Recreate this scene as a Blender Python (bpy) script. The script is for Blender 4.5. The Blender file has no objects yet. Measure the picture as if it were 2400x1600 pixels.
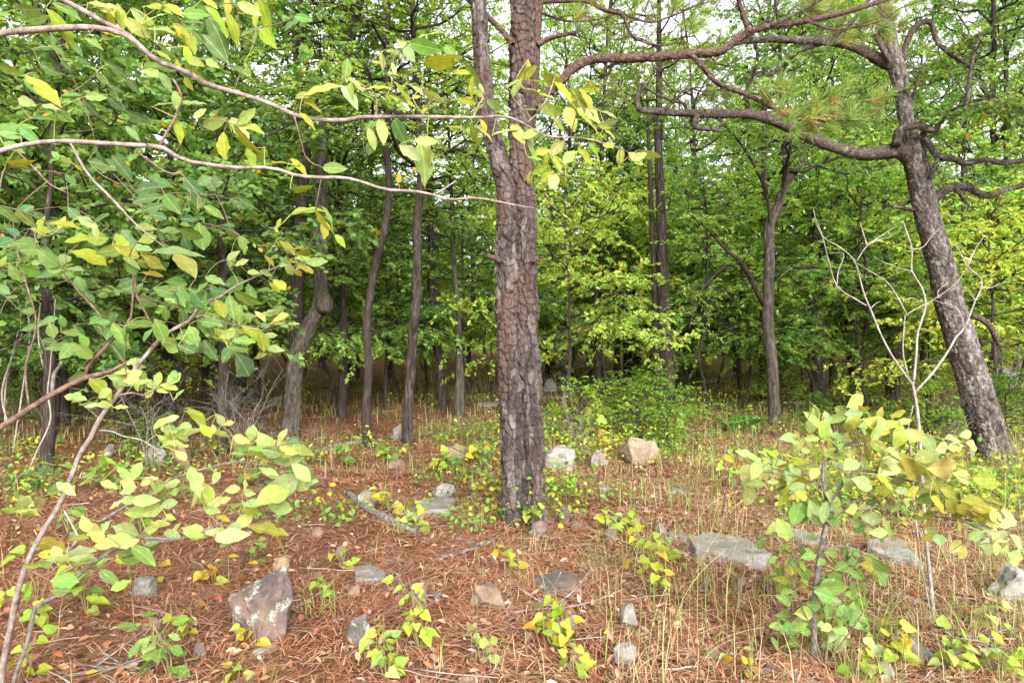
import bpy, bmesh, math, random
import numpy as np
from mathutils import Vector, Matrix, noise as mnoise

# ------------------------------------------------------------------ camera
SC = bpy.context.scene
COL = SC.collection
CAM_H = 1.6
F = 1600.0                       # focal length in pixels of the 2400 px wide photograph
cam_d = bpy.data.cameras.new("camera")
cam_d.sensor_width = 36.0
cam_d.lens = 36.0 * F / 2400.0
cam_d.clip_start = 0.05
cam_d.clip_end = 800.0
cam = bpy.data.objects.new("camera", cam_d)
cam.location = (0, 0, CAM_H)
cam.rotation_euler = (math.radians(90), 0, 0)
COL.objects.link(cam)
SC.camera = cam

# ------------------------------------------------------------------ sky, sun, exposure
W = bpy.data.worlds.new("World")
SC.world = W
W.use_nodes = True
wn = W.node_tree
wn.nodes.clear()
SUN_EL, SUN_AZ = 31.0, 166.0     # behind the camera, a little to the right
sky = wn.nodes.new("ShaderNodeTexSky")
sky.sky_type = 'NISHITA'
sky.sun_disc = False
sky.sun_elevation = math.radians(SUN_EL)
sky.sun_rotation = math.radians(SUN_AZ)
sky.air_density = 1.0
sky.dust_density = 4.0
hsv = wn.nodes.new("ShaderNodeHueSaturation")
hsv.inputs["Saturation"].default_value = 0.10     # an overcast, white sky
hsv.inputs["Value"].default_value = 1.0
bg = wn.nodes.new("ShaderNodeBackground")
bg.inputs["Strength"].default_value = 0.15
wo = wn.nodes.new("ShaderNodeOutputWorld")
wn.links.new(sky.outputs[0], hsv.inputs["Color"])
wn.links.new(hsv.outputs[0], bg.inputs["Color"])
wn.links.new(bg.outputs[0], wo.inputs["Surface"])

sun_d = bpy.data.lights.new("sun", 'SUN')
sun_d.energy = 1.5
sun_d.angle = math.radians(40)
sun_d.color = (1.0, 0.97, 0.92)
sun = bpy.data.objects.new("sun", sun_d)
az, el = math.radians(SUN_AZ), math.radians(SUN_EL)
sdir = Vector((math.sin(az) * math.cos(el), math.cos(az) * math.cos(el), math.sin(el)))
sun.rotation_euler = sdir.to_track_quat('Z', 'Y').to_euler()
sun.location = sdir * 60
COL.objects.link(sun)

SC.view_settings.view_transform = 'Standard'
SC.view_settings.look = 'None'
SC.view_settings.exposure = 1.8
SC.view_settings.gamma = 1.0
SC.view_settings.use_curve_mapping = False
SC.render.engine = 'CYCLES'
cy = SC.cycles
cy.max_bounces = 12
cy.diffuse_bounces = 9
cy.glossy_bounces = 2
cy.transmission_bounces = 9
cy.transparent_max_bounces = 4
cy.caustics_reflective = False
cy.caustics_refractive = False
cy.use_adaptive_sampling = True
cy.adaptive_threshold = 0.02
cy.use_denoising = True
try:
    cy.denoiser = 'OPENIMAGEDENOISE'
    cy.denoising_input_passes = 'RGB_ALBEDO_NORMAL'
except Exception:
    pass

RNG = np.random.default_rng(7)
random.seed(7)

# ------------------------------------------------------------------ numeric helpers
def _hash(ix, iy, iz):
    h = (ix.astype(np.int64) * 374761393 + iy.astype(np.int64) * 668265263 + iz.astype(np.int64) * 1274126177) & 0xFFFFFFFF
    h = ((h ^ (h >> 13)) * 1103515245) & 0xFFFFFFFF
    h = ((h ^ (h >> 16)) * 2246822519) & 0xFFFFFFFF
    return ((h ^ (h >> 15)) & 0xFFFFFF) / float(0xFFFFFF)

def vnoise(p):
    """value noise in 0..1, p (N,3)"""
    p = np.asarray(p, float)
    i = np.floor(p).astype(np.int64)
    f = p - i
    f = f * f * (3 - 2 * f)
    r = 0
    for dx in (0, 1):
        for dy in (0, 1):
            for dz in (0, 1):
                w = (f[:, 0] if dx else 1 - f[:, 0]) * (f[:, 1] if dy else 1 - f[:, 1]) * (f[:, 2] if dz else 1 - f[:, 2])
                r = r + w * _hash(i[:, 0] + dx, i[:, 1] + dy, i[:, 2] + dz)
    return r

def gz(x, y):
    """height of the ground"""
    x = np.asarray(x, float); y = np.asarray(y, float)
    rise = 0.026 * np.maximum(y - 11.0, 0) - 0.010 * np.maximum(y - 45.0, 0)
    und = 0.035 * np.sin(x * 0.9 + 1.3) * np.sin(y * 0.7 + 0.4) + 0.02 * np.sin(x * 2.3 + y * 1.7) + 0.05 * np.sin(x * 0.31 - y * 0.23)
    mound = 0.07 * np.exp(-((x - 0.11) ** 2 + (y - 6.15) ** 2) / 0.14)
    return rise + und * np.clip(y / 4.0, 0.15, 1) + mound

def at(px, py, d):
    return np.array([(px - 1200.0) / F * d, d, CAM_H - (py - 800.0) / F * d])

def ground_d(px, py):
    d = CAM_H * F / (py - 800.0)
    for _ in range(60):
        z = float(gz((px - 1200.0) / F * d, d))
        nd = (CAM_H - z) * F / (py - 800.0)
        d = 0.5 * d + 0.5 * nd
    return d

def on_ground(px, py):
    d = ground_d(px, py)
    x = (px - 1200.0) / F * d
    return np.array([x, d, float(gz(x, d))])

def unit(v):
    v = np.asarray(v, float)
    return v / (np.linalg.norm(v, axis=-1, keepdims=True) + 1e-12)

def smooth_poly(P, n):
    """Catmull-Rom resample of (k,m) rows to n rows, evenly by arc length of the first three columns"""
    P = np.asarray(P, float)
    k = len(P)
    if k == 2:
        t = np.linspace(0, 1, n)[:, None]
        return P[0] * (1 - t) + P[1] * t
    ext = np.vstack([2 * P[0] - P[1], P, 2 * P[-1] - P[-2]])
    ss = 8
    out = []
    for i in range(k - 1):
        p0, p1, p2, p3 = ext[i:i + 4]
        t = np.linspace(0, 1, ss, endpoint=False)[:, None]
        out.append(0.5 * (2 * p1 + (p2 - p0) * t + (2 * p0 - 5 * p1 + 4 * p2 - p3) * t ** 2 + (3 * p1 - p0 - 3 * p2 + p3) * t ** 3))
    out.append(P[-1:])
    D = np.vstack(out)
    s = np.r_[0, np.cumsum(np.linalg.norm(np.diff(D[:, :3], axis=0), axis=1))]
    q = np.linspace(0, s[-1], n)
    return np.stack([np.interp(q, s, D[:, j]) for j in range(D.shape[1])], 1)

def frames(P):
    T = unit(np.gradient(P, axis=0))
    n = len(P)
    N = np.zeros_like(P)
    a = np.array([1.0, 0, 0]) if abs(T[0, 0]) < 0.8 else np.array([0, 1.0, 0])
    N[0] = unit(a - T[0] * a.dot(T[0]))
    for i in range(1, n):
        v = N[i - 1] - T[i] * N[i - 1].dot(T[i])
        N[i] = unit(v)
    return T, N, np.cross(T, N)

class MB:
    """collects geometry for ONE mesh"""
    def __init__(s):
        s.v, s.q, s.t, s.c, s.n = [], [], [], [], 0
    def add(s, v, quads=None, tris=None, col=None):
        v = np.asarray(v, np.float32).reshape(-1, 3)
        if quads is not None and len(quads):
            s.q.append(np.asarray(quads, np.int32).reshape(-1, 4) + s.n)
        if tris is not None and len(tris):
            s.t.append(np.asarray(tris, np.int32).reshape(-1, 3) + s.n)
        if col is None:
            col = np.full((len(v), 3), 0.5, np.float32)
        col = np.asarray(col, np.float32)
        if col.ndim == 1:
            col = np.tile(col, (len(v), 1))
        s.v.append(v); s.c.append(col); s.n += len(v)
    def tube(s, P, R, ns=6, cap=True, rough=0.0, seed=0, col=None):
        """P (n,3), R (n,)"""
        P = np.asarray(P, float); R = np.asarray(R, float)
        n = len(P)
        T, N, B = frames(P)
        a = np.linspace(0, 2 * math.pi, ns, endpoint=False)
        ring = np.cos(a)[None, :, None] * N[:, None, :] + np.sin(a)[None, :, None] * B[:, None, :]
        rr = R[:, None] * np.ones((1, ns))
        if rough:
            q = (P[:, None, :] + ring * 0.3).reshape(-1, 3) * 9 + seed * 7.3
            rr = rr * (1 + rough * (vnoise(q).reshape(n, ns) - 0.5) * 2)
        V = (P[:, None, :] + ring * rr[:, :, None]).reshape(-1, 3)
        i = np.arange(n - 1)[:, None] * ns; j = np.arange(ns)[None, :]; j2 = (j + 1) % ns
        Q = np.stack([i + j, i + j2, i + ns + j2, i + ns + j], -1).reshape(-1, 4)
        tr = []
        if cap:
            V = np.vstack([V, P[-1:] + T[-1:] * R[-1] * 0.3, P[:1]])
            e, b = n * ns, n * ns + 1
            o = (n - 1) * ns
            jj = np.arange(ns); jj2 = (jj + 1) % ns
            tr = np.vstack([np.stack([o + jj, o + jj2, np.full(ns, e)], 1), np.stack([jj2, jj, np.full(ns, b)], 1)])
        s.add(V, Q, tr, col)
    def mesh(s, name, mat=None, smooth=True):
        me = bpy.data.meshes.new(name)
        if not s.v:
            return me
        v = np.concatenate(s.v); c = np.concatenate(s.c)
        q = np.concatenate(s.q) if s.q else np.zeros((0, 4), np.int32)
        t = np.concatenate(s.t) if s.t else np.zeros((0, 3), np.int32)
        me.vertices.add(len(v)); me.vertices.foreach_set("co", v.ravel())
        me.loops.add(q.size + t.size)
        me.loops.foreach_set("vertex_index", np.concatenate([q.ravel(), t.ravel()]).astype(np.int32))
        me.polygons.add(len(q) + len(t))
        st = np.concatenate([np.arange(len(q)) * 4, q.size + np.arange(len(t)) * 3]).astype(np.int32)
        me.polygons.foreach_set("loop_start", st)
        me.polygons.foreach_set("use_smooth", np.full(len(q) + len(t), smooth, bool))
        me.update(calc_edges=True)
        at_ = me.attributes.new("Col", 'FLOAT_COLOR', 'POINT')
        at_.data.foreach_set("color", np.hstack([c, np.ones((len(c), 1), np.float32)]).astype(np.float32).ravel())
        if mat is not None:
            me.materials.append(mat)
        return me

def link(name, data, parent=None, loc=None):
    o = bpy.data.objects.new(name, data)
    if loc is not None:
        o.location = tuple(float(k) for k in loc)
    COL.objects.link(o)
    if parent is not None:
        o.parent = parent
    return o

def tag(o, label=None, cat=None, group=None, kind=None):
    if label: o["label"] = label
    if cat: o["category"] = cat
    if group: o["group"] = group
    if kind: o["kind"] = kind
    return o

def thing(name, loc, label, cat, group=None):
    return tag(link(name, None, None, loc), label, cat, group)

def copy_thing(src, loc, rz=0.0, sc=1.0, label=None, group=None, tilt=(0, 0)):
    r = src.copy(); COL.objects.link(r)
    r.location = tuple(float(k) for k in loc); r.rotation_euler = (tilt[0], tilt[1], rz)
    r.scale = (sc, sc, sc) if np.isscalar(sc) else sc
    if label: r["label"] = label
    if group: r["group"] = group
    for ch in list(src.children):
        c = ch.copy(); COL.objects.link(c); c.parent = r
        for g in list(ch.children):
            d = g.copy(); COL.objects.link(d); d.parent = c
    return r

# ------------------------------------------------------------------ materials
def new_mat(name):
    m = bpy.data.materials.new(name)
    m.use_nodes = True
    nt = m.node_tree
    nt.nodes.clear()
    out = nt.nodes.new("ShaderNodeOutputMaterial")
    return m, nt, out

def nd(nt, t, **kw):
    n = nt.nodes.new(t)
    for k, v in kw.items():
        setattr(n, k, v)
    return n

def ramp(nt, stops):
    r = nt.nodes.new("ShaderNodeValToRGB")
    e = r.color_ramp.elements
    while len(e) < len(stops):
        e.new(0.5)
    for k, (p, c) in enumerate(stops):
        e[k].position = p
        e[k].color = (c, c, c, 1) if np.isscalar(c) else (*c, 1)
    return r

def mixc(nt, fac, a, b, mode='MIX'):
    m = nt.nodes.new("ShaderNodeMix"); m.data_type = 'RGBA'; m.blend_type = mode
    for s_, v in ((0, fac), (6, a), (7, b)):
        if hasattr(v, "is_output") or isinstance(v, bpy.types.NodeSocket):
            nt.links.new(v, m.inputs[s_])
        elif s_ == 0:
            m.inputs[0].default_value = v
        else:
            m.inputs[s_].default_value = (*v, 1)
    return m.outputs[2]

def noise_tex(nt, vec, scale, detail=4, rough=0.6, stretch=None):
    if stretch is not None:
        mp = nd(nt, "ShaderNodeMapping"); mp.inputs["Scale"].default_value = stretch
        nt.links.new(vec, mp.inputs["Vector"]); vec = mp.outputs[0]
    n = nd(nt, "ShaderNodeTexNoise")
    n.inputs["Scale"].default_value = scale; n.inputs["Detail"].default_value = detail; n.inputs["Roughness"].default_value = rough
    nt.links.new(vec, n.inputs["Vector"])
    return n.outputs[0]

def leaf_shader(nt, out, colour, trans_fac, trans_tint, rough=0.5, spec=0.25, bump=None):
    p = nd(nt, "ShaderNodeBsdfPrincipled")
    p.inputs["Roughness"].default_value = rough
    p.inputs["Specular IOR Level"].default_value = spec
    nt.links.new(colour, p.inputs["Base Color"])
    tr = nd(nt, "ShaderNodeBsdfTranslucent")
    tc = mixc(nt, 1.0, colour, trans_tint, 'MULTIPLY')
    nt.links.new(tc, tr.inputs["Color"])
    if bump is not None:
        nt.links.new(bump, p.inputs["Normal"]); nt.links.new(bump, tr.inputs["Normal"])
    mx = nd(nt, "ShaderNodeMixShader"); mx.inputs[0].default_value = trans_fac
    nt.links.new(p.outputs[0], mx.inputs[1]); nt.links.new(tr.outputs[0], mx.inputs[2])
    nt.links.new(mx.outputs[0], out.inputs["Surface"])

def mat_foliage(name, trans=0.55, tint=(1.5, 1.5, 0.8), vary=0.10):
    """mass foliage: the colour of every leaf is in the Col attribute, each tree shifts it a little"""
    m, nt, out = new_mat(name)
    a = nd(nt, "ShaderNodeAttribute"); a.attribute_name = "Col"
    oi = nd(nt, "ShaderNodeObjectInfo")
    hs = nd(nt, "ShaderNodeHueSaturation")
    mr = nd(nt, "ShaderNodeMapRange")
    mr.inputs[3].default_value = 0.5 - 0.028; mr.inputs[4].default_value = 0.5 + 0.014
    nt.links.new(oi.outputs["Random"], mr.inputs[0]); nt.links.new(mr.outputs[0], hs.inputs["Hue"])
    mv = nd(nt, "ShaderNodeMapRange"); mv.inputs[3].default_value = 1.0 + 2.2 * vary; mv.inputs[4].default_value = 1.0 - 2.0 * vary
    nt.links.new(oi.outputs["Random"], mv.inputs[0]); nt.links.new(mv.outputs[0], hs.inputs["Value"])
    nt.links.new(a.outputs["Color"], hs.inputs["Color"])
    leaf_shader(nt, out, hs.outputs[0], trans, tint)
    return m

def mat_leaf_obj(name, trans=0.42, tint=(1.25, 1.25, 0.55)):
    """single leaves: object colour, midrib and side veins in the leaf's own coordinates"""
    m, nt, out = new_mat(name)
    oi = nd(nt, "ShaderNodeObjectInfo")
    tc = nd(nt, "ShaderNodeTexCoord")
    sx = nd(nt, "ShaderNodeSeparateXYZ"); nt.links.new(tc.outputs["Object"], sx.inputs[0])
    ab = nd(nt, "ShaderNodeMath", operation='ABSOLUTE'); nt.links.new(sx.outputs[1], ab.inputs[0])
    rib = nd(nt, "ShaderNodeMapRange"); rib.inputs[1].default_value = 0.006; rib.inputs[2].default_value = 0.02
    rib.inputs[3].default_value = 1; rib.inputs[4].default_value = 0
    nt.links.new(ab.outputs[0], rib.inputs[0])
    k = nd(nt, "ShaderNodeMath", operation='MULTIPLY_ADD'); k.inputs[1].default_value = -1.1
    nt.links.new(ab.outputs[0], k.inputs[0]); nt.links.new(sx.outputs[0], k.inputs[2])
    k2 = nd(nt, "ShaderNodeMath", operation='MULTIPLY'); k2.inputs[1].default_value = 75.0
    nt.links.new(k.outputs[0], k2.inputs[0])
    sn = nd(nt, "ShaderNodeMath", operation='SINE'); nt.links.new(k2.outputs[0], sn.inputs[0])
    vn = nd(nt, "ShaderNodeMapRange"); vn.inputs[1].default_value = 0.8; vn.inputs[2].default_value = 1.0
    vn.inputs[3].default_value = 0; vn.inputs[4].default_value = 0.5
    nt.links.new(sn.outputs[0], vn.inputs[0])
    mxv = nd(nt, "ShaderNodeMath", operation='MAXIMUM'); nt.links.new(rib.outputs[0], mxv.inputs[0]); nt.links.new(vn.outputs[0], mxv.inputs[1])
    n1 = noise_tex(nt, tc.outputs["Object"], 5.0, 5)
    n2 = noise_tex(nt, tc.outputs["Object"], 40.0, 2)
    light = mixc(nt, 0.35, oi.outputs["Color"], (0.62, 0.62, 0.28))
    base = mixc(nt, mxv.outputs[0], oi.outputs["Color"], light)
    r1 = ramp(nt, [(0.3, 0.78), (0.7, 1.18)]); nt.links.new(n1, r1.inputs[0])
    base = mixc(nt, 1.0, base, r1.outputs[0], 'MULTIPLY')
    r2 = ramp(nt, [(0.64, 0.0), (0.72, 0.75)]); nt.links.new(n2, r2.inputs[0])
    base = mixc(nt, r2.outputs[0], base, (0.20, 0.13, 0.04))
    tco = nd(nt, 'ShaderNodeVectorMath', operation='ADD'); nt.links.new(tc.outputs['Object'], tco.inputs[0])
    sc3 = nd(nt, 'ShaderNodeVectorMath', operation='SCALE'); sc3.inputs[0].default_value = (31, 17, 23); nt.links.new(oi.outputs['Random'], sc3.inputs[3]); nt.links.new(sc3.outputs[0], tco.inputs[1])
    n5 = noise_tex(nt, tco.outputs[0], 2.6, 4, 0.7)
    r5 = ramp(nt, [(0.60, 0.0), (0.72, 0.65)]); nt.links.new(n5, r5.inputs[0])
    base = mixc(nt, r5.outputs[0], base, (0.30, 0.20, 0.045))
    bp = nd(nt, "ShaderNodeBump"); bp.inputs["Strength"].default_value = 0.25; bp.inputs["Distance"].default_value = 0.01
    nt.links.new(mxv.outputs[0], bp.inputs["Height"])
    leaf_shader(nt, out, base, trans, tint, 0.6, 0.2, bp.outputs[0])
    return m

def mat_bark(name, c_dark, c_mid, c_light, stretch=(6, 6, 1.2), scale=4.0, lichen=0.0, lichen_col=(0.42, 0.46, 0.36), bump=0.6, red=None):
    m, nt, out = new_mat(name)
    tc = nd(nt, "ShaderNodeTexCoord")
    a = nd(nt, "ShaderNodeAttribute"); a.attribute_name = "Col"
    n1 = noise_tex(nt, tc.outputs["Object"], scale, 6, 0.65, stretch)
    n2 = noise_tex(nt, tc.outputs["Object"], scale * 6, 4, 0.6, stretch)
    r = ramp(nt, [(0.30, c_dark), (0.52, c_mid), (0.74, c_light)])
    ad = nd(nt, "ShaderNodeMath", operation='MULTIPLY_ADD'); ad.inputs[1].default_value = 0.5
    nt.links.new(a.outputs["Fac"], ad.inputs[0])
    hv = nd(nt, "ShaderNodeMath", operation='SUBTRACT'); hv.inputs[1].default_value = 0.25
    nt.links.new(n1, hv.inputs[0]); nt.links.new(hv.outputs[0], ad.inputs[2])
    nt.links.new(ad.outputs[0], r.inputs[0])
    r2 = ramp(nt, [(0.3, 0.72), (0.7, 1.2)]); nt.links.new(n2, r2.inputs[0])
    base = mixc(nt, 1.0, r.outputs[0], r2.outputs[0], 'MULTIPLY')
    if red is not None:
        n3 = noise_tex(nt, tc.outputs["Object"], 2.2, 3, 0.5, (1.5, 1.5, 0.5))
        rr = ramp(nt, [(0.46, 0.0), (0.62, 0.75)]); nt.links.new(n3, rr.inputs[0])
        base = mixc(nt, rr.outputs[0], base, red)
    if lichen > 0:
        n4 = noise_tex(nt, tc.outputs["Object"], 11.0, 8, 0.78)
        rl = ramp(nt, [(0.64 - 0.2 * lichen, 0.0), (0.78 - 0.2 * lichen, 0.6)]); nt.links.new(n4, rl.inputs[0])
        base = mixc(nt, rl.outputs[0], base, lichen_col)
    p = nd(nt, "ShaderNodeBsdfPrincipled"); p.inputs["Roughness"].default_value = 0.9
    p.inputs["Specular IOR Level"].default_value = 0.15
    nt.links.new(base, p.inputs["Base Color"])
    bp = nd(nt, "ShaderNodeBump"); bp.inputs["Strength"].default_value = bump; bp.inputs["Distance"].default_value = 0.02
    sm = nd(nt, "ShaderNodeMath", operation='ADD'); nt.links.new(n1, sm.inputs[0]); nt.links.new(n2, sm.inputs[1])
    nt.links.new(sm.outputs[0], bp.inputs["Height"]); nt.links.new(bp.outputs[0], p.inputs["Normal"])
    nt.links.new(p.outputs[0], out.inputs["Surface"])
    return m

def mat_rock(name):
    m, nt, out = new_mat(name)
    tc = nd(nt, "ShaderNodeTexCoord")
    oi = nd(nt, "ShaderNodeObjectInfo")
    off = nd(nt, "ShaderNodeVectorMath", operation='SCALE'); off.inputs[0].default_value = (37, 53, 71)
    nt.links.new(oi.outputs["Random"], off.inputs[3])
    ad = nd(nt, "ShaderNodeVectorMath", operation='ADD'); nt.links.new(tc.outputs["Object"], ad.inputs[0]); nt.links.new(off.outputs[0], ad.inputs[1])
    v = ad.outputs[0]
    n1 = noise_tex(nt, v, 7.0, 7, 0.65, (1, 1, 2.2))
    n2 = noise_tex(nt, v, 60.0, 4, 0.6)
    n3 = noise_tex(nt, v, 9.0, 6, 0.72)
    n4 = noise_tex(nt, v, 4.0, 3, 0.6)
    r1 = ramp(nt, [(0.3, 0.55), (0.7, 1.3)]); nt.links.new(n1, r1.inputs[0])
    r2 = ramp(nt, [(0.3, 0.8), (0.7, 1.15)]); nt.links.new(n2, r2.inputs[0])
    b = mixc(nt, 1.0, oi.outputs["Color"], r1.outputs[0], 'MULTIPLY')
    b = mixc(nt, 1.0, b, r2.outputs[0], 'MULTIPLY')
    rb = ramp(nt, [(0.48, 0.0), (0.66, 0.6)]); nt.links.new(n4, rb.inputs[0])
    b = mixc(nt, rb.outputs[0], b, (0.20, 0.125, 0.085))
    # lichen: amount in the alpha of the object colour
    rl = nd(nt, "ShaderNodeMath", operation='ADD'); nt.links.new(n3, rl.inputs[0]); nt.links.new(oi.outputs["Alpha"], rl.inputs[1])
    rl2 = ramp(nt, [(0.88, 0.0), (0.95, 0.9)]); nt.links.new(rl.outputs[0], rl2.inputs[0])
    b = mixc(nt, rl2.outputs[0], b, (0.30, 0.33, 0.275))
    p = nd(nt, "ShaderNodeBsdfPrincipled"); p.inputs["Roughness"].default_value = 0.85
    p.inputs["Specular IOR Level"].default_value = 0.2
    nt.links.new(b, p.inputs["Base Color"])
    bp = nd(nt, "ShaderNodeBump"); bp.inputs["Strength"].default_value = 0.55; bp.inputs["Distance"].default_value = 0.012
    sm = nd(nt, "ShaderNodeMath", operation='ADD'); nt.links.new(n1, sm.inputs[0]); nt.links.new(n2, sm.inputs[1])
    nt.links.new(sm.outputs[0], bp.inputs["Height"]); nt.links.new(bp.outputs[0], p.inputs["Normal"])
    nt.links.new(p.outputs[0], out.inputs["Surface"])
    return m

def mat_attr(name, rough=0.8, trans=0.0, tint=(1, 1, 1)):
    m, nt, out = new_mat(name)
    a = nd(nt, "ShaderNodeAttribute"); a.attribute_name = "Col"
    if trans:
        leaf_shader(nt, out, a.outputs["Color"], trans, tint, rough, 0.2)
    else:
        p = nd(nt, "ShaderNodeBsdfPrincipled"); p.inputs["Roughness"].default_value = rough
        p.inputs["Specular IOR Level"].default_value = 0.2
        nt.links.new(a.outputs["Color"], p.inputs["Base Color"]); nt.links.new(p.outputs[0], out.inputs["Surface"])
    return m

def mat_ground(name):
    m, nt, out = new_mat(name)
    tc = nd(nt, "ShaderNodeTexCoord")
    v = tc.outputs["Object"]
    n1 = noise_tex(nt, v, 0.55, 5, 0.6)
    n2 = noise_tex(nt, v, 9.0, 6, 0.7)
    n3 = noise_tex(nt, v, 70.0, 4, 0.7)
    r = ramp(nt, [(0.30, (0.040, 0.019, 0.012)), (0.48, (0.125, 0.052, 0.027)), (0.62, (0.20, 0.085, 0.042)), (0.78, (0.27, 0.15, 0.088))])
    mm = nd(nt, "ShaderNodeMath", operation='MULTIPLY_ADD'); mm.inputs[1].default_value = 0.55
    s2 = nd(nt, "ShaderNodeMath", operation='MULTIPLY'); s2.inputs[1].default_value = 0.45
    nt.links.new(n3, s2.inputs[0]); nt.links.new(n2, mm.inputs[0]); nt.links.new(s2.outputs[0], mm.inputs[2])
    nt.links.new(mm.outputs[0], r.inputs[0])
    rg = ramp(nt, [(0.40, 0.0), (0.62, 0.55)]); nt.links.new(n1, rg.inputs[0])
    b = mixc(nt, rg.outputs[0], r.outputs[0], (0.20, 0.16, 0.075))
    p = nd(nt, "ShaderNodeBsdfPrincipled"); p.inputs["Roughness"].default_value = 0.95
    p.inputs["Specular IOR Level"].default_value = 0.1
    nt.links.new(b, p.inputs["Base Color"])
    bp = nd(nt, "ShaderNodeBump"); bp.inputs["Strength"].default_value = 0.9; bp.inputs["Distance"].default_value = 0.03
    sm = nd(nt, "ShaderNodeMath", operation='ADD'); nt.links.new(n2, sm.inputs[0]); nt.links.new(n3, sm.inputs[1])
    nt.links.new(sm.outputs[0], bp.inputs["Height"]); nt.links.new(bp.outputs[0], p.inputs["Normal"])
    nt.links.new(p.outputs[0], out.inputs["Surface"])
    return m

M_FOL = mat_foliage("foliage")
M_NEEDLE = mat_foliage("pine_foliage", 0.35, (1.3, 1.3, 0.6), 0.05)
M_LEAF = mat_leaf_obj("leaf_blade")
M_GROUND = mat_ground("forest_floor")
M_ROCK = mat_rock("sandstone")
M_LITTER = mat_attr("dead_litter", 0.75, 0.12, (1, 1, 1))
M_GRASS = mat_attr("grass_blades", 0.6, 0.35, (1.3, 1.3, 0.6))
M_TWIGGREEN = mat_attr("petiole", 0.6)
M_PINE = mat_bark("pine_bark", (0.022, 0.017, 0.015), (0.074, 0.060, 0.054), (0.180, 0.160, 0.150), (5, 5, 1.4), 3.0, bump=0.9, red=(0.088, 0.052, 0.040))
M_PINELIMB = mat_bark("pine_limb_bark", (0.034, 0.020, 0.016), (0.098, 0.060, 0.047), (0.21, 0.155, 0.132), (7, 7, 7), 8.0, bump=0.7)
M_OAK = mat_bark("oak_bark", (0.026, 0.021, 0.018), (0.105, 0.087, 0.077), (0.27, 0.24, 0.22), (6, 6, 3), 4.0, bump=0.8)
M_OAKLIMB = mat_bark("oak_limb_bark", (0.024, 0.017, 0.014), (0.074, 0.054, 0.044), (0.165, 0.140, 0.122), (6, 6, 6), 6.0, lichen=0.5, lichen_col=(0.34, 0.38, 0.31), bump=0.8)
M_TRUNK = mat_bark("dark_trunk_bark", (0.016, 0.012, 0.010), (0.052, 0.039, 0.032), (0.125, 0.100, 0.084), (9, 9, 1.3), 4.0, lichen=0.12, bump=1.0)
M_GREYTRUNK = mat_bark("grey_trunk_bark", (0.028, 0.022, 0.017), (0.088, 0.071, 0.057), (0.20, 0.175, 0.148), (11, 11, 1.5), 4.0, lichen=0.22, bump=1.0)
M_TWIG = mat_bark("smooth_twig_bark", (0.10, 0.072, 0.060), (0.225, 0.18, 0.155), (0.40, 0.35, 0.31), (3, 3, 3), 10.0, lichen=0.1, bump=0.3)
M_REDTWIG = mat_bark("reddish_twig_bark", (0.075, 0.045, 0.036), (0.16, 0.10, 0.078), (0.28, 0.21, 0.17), (3, 3, 3), 10.0, bump=0.3)
M_DEAD = mat_bark("bleached_wood", (0.13, 0.105, 0.088), (0.27, 0.235, 0.205), (0.43, 0.40, 0.36), (4, 4, 2), 6.0, bump=0.4)
M_GREYSTICK = mat_bark("grey_dead_wood", (0.06, 0.048, 0.042), (0.17, 0.15, 0.135), (0.33, 0.30, 0.28), (4, 4, 4), 6.0, lichen=0.15, bump=0.6)

# ------------------------------------------------------------------ ground
def build_ground():
    ys = np.unique(np.r_[np.arange(-40, -3, 3.0), np.arange(-3, 2.4, 0.3), np.arange(2.4, 9, 0.058), np.arange(9, 22, 0.2), np.geomspace(22, 400, 46)])
    xs = np.unique(np.r_[-np.geomspace(7.5, 400, 42), np.arange(-7.5, 7.5001, 0.07), np.geomspace(7.5, 400, 42)])
    X, Y = np.meshgrid(xs, ys)
    Z = gz(X, Y)
    pts = np.stack([X.ravel(), Y.ravel(), np.zeros(X.size)], 1)
    fine = (vnoise(pts * 3.1) - 0.5) * 0.035 + (vnoise(pts * 9.3 + 5) - 0.5) * 0.022 + (vnoise(pts * 26) - 0.5) * 0.012
    near = np.clip((30 - np.hypot(pts[:, 0], pts[:, 1])) / 12, 0.0, 1)
    Z = Z.ravel() + fine * near
    nx, ny = len(xs), len(ys)
    i = np.arange(ny - 1)[:, None] * nx; j = np.arange(nx - 1)[None, :]
    Q = np.stack([i + j, i + j + 1, i + nx + j + 1, i + nx + j], -1).reshape(-1, 4)
    mb = MB(); mb.add(np.stack([pts[:, 0], pts[:, 1], Z], 1), Q)
    o = link("ground", mb.mesh("ground", M_GROUND))
    tag(o, "forest floor of rust brown pine needles and soil", "ground", kind="structure")
build_ground()

# ------------------------------------------------------------------ trunks with real bark relief
def worley(U, V, nc, so):
    """distance difference F2-F1 and a random id per cell; U wraps after nc cells"""
    iu = np.floor(U).astype(np.int64); iv = np.floor(V).astype(np.int64)
    f1 = np.full(U.shape, 9.0); f2 = np.full(U.shape, 9.0); idc = np.zeros(U.shape); up = np.zeros(U.shape)
    for du in (-1, 0, 1):
        for dv in (-1, 0, 1):
            cu, cv = iu + du, iv + dv
            cm = np.mod(cu, nc)
            z = np.full_like(cm, so)
            pv = cv + 0.1 + 0.8 * _hash(cm, cv, z + 1)
            dd = np.hypot(cu + 0.1 + 0.8 * _hash(cm, cv, z) - U, pv - V)
            cr = _hash(cm, cv, z + 2)
            near = dd < f1
            f2 = np.where(near, f1, np.minimum(f2, dd))
            idc = np.where(near, cr, idc); up = np.where(near, V - pv, up)
            f1 = np.where(near, dd, f1)
    return f2 - f1, idc, up

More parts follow.
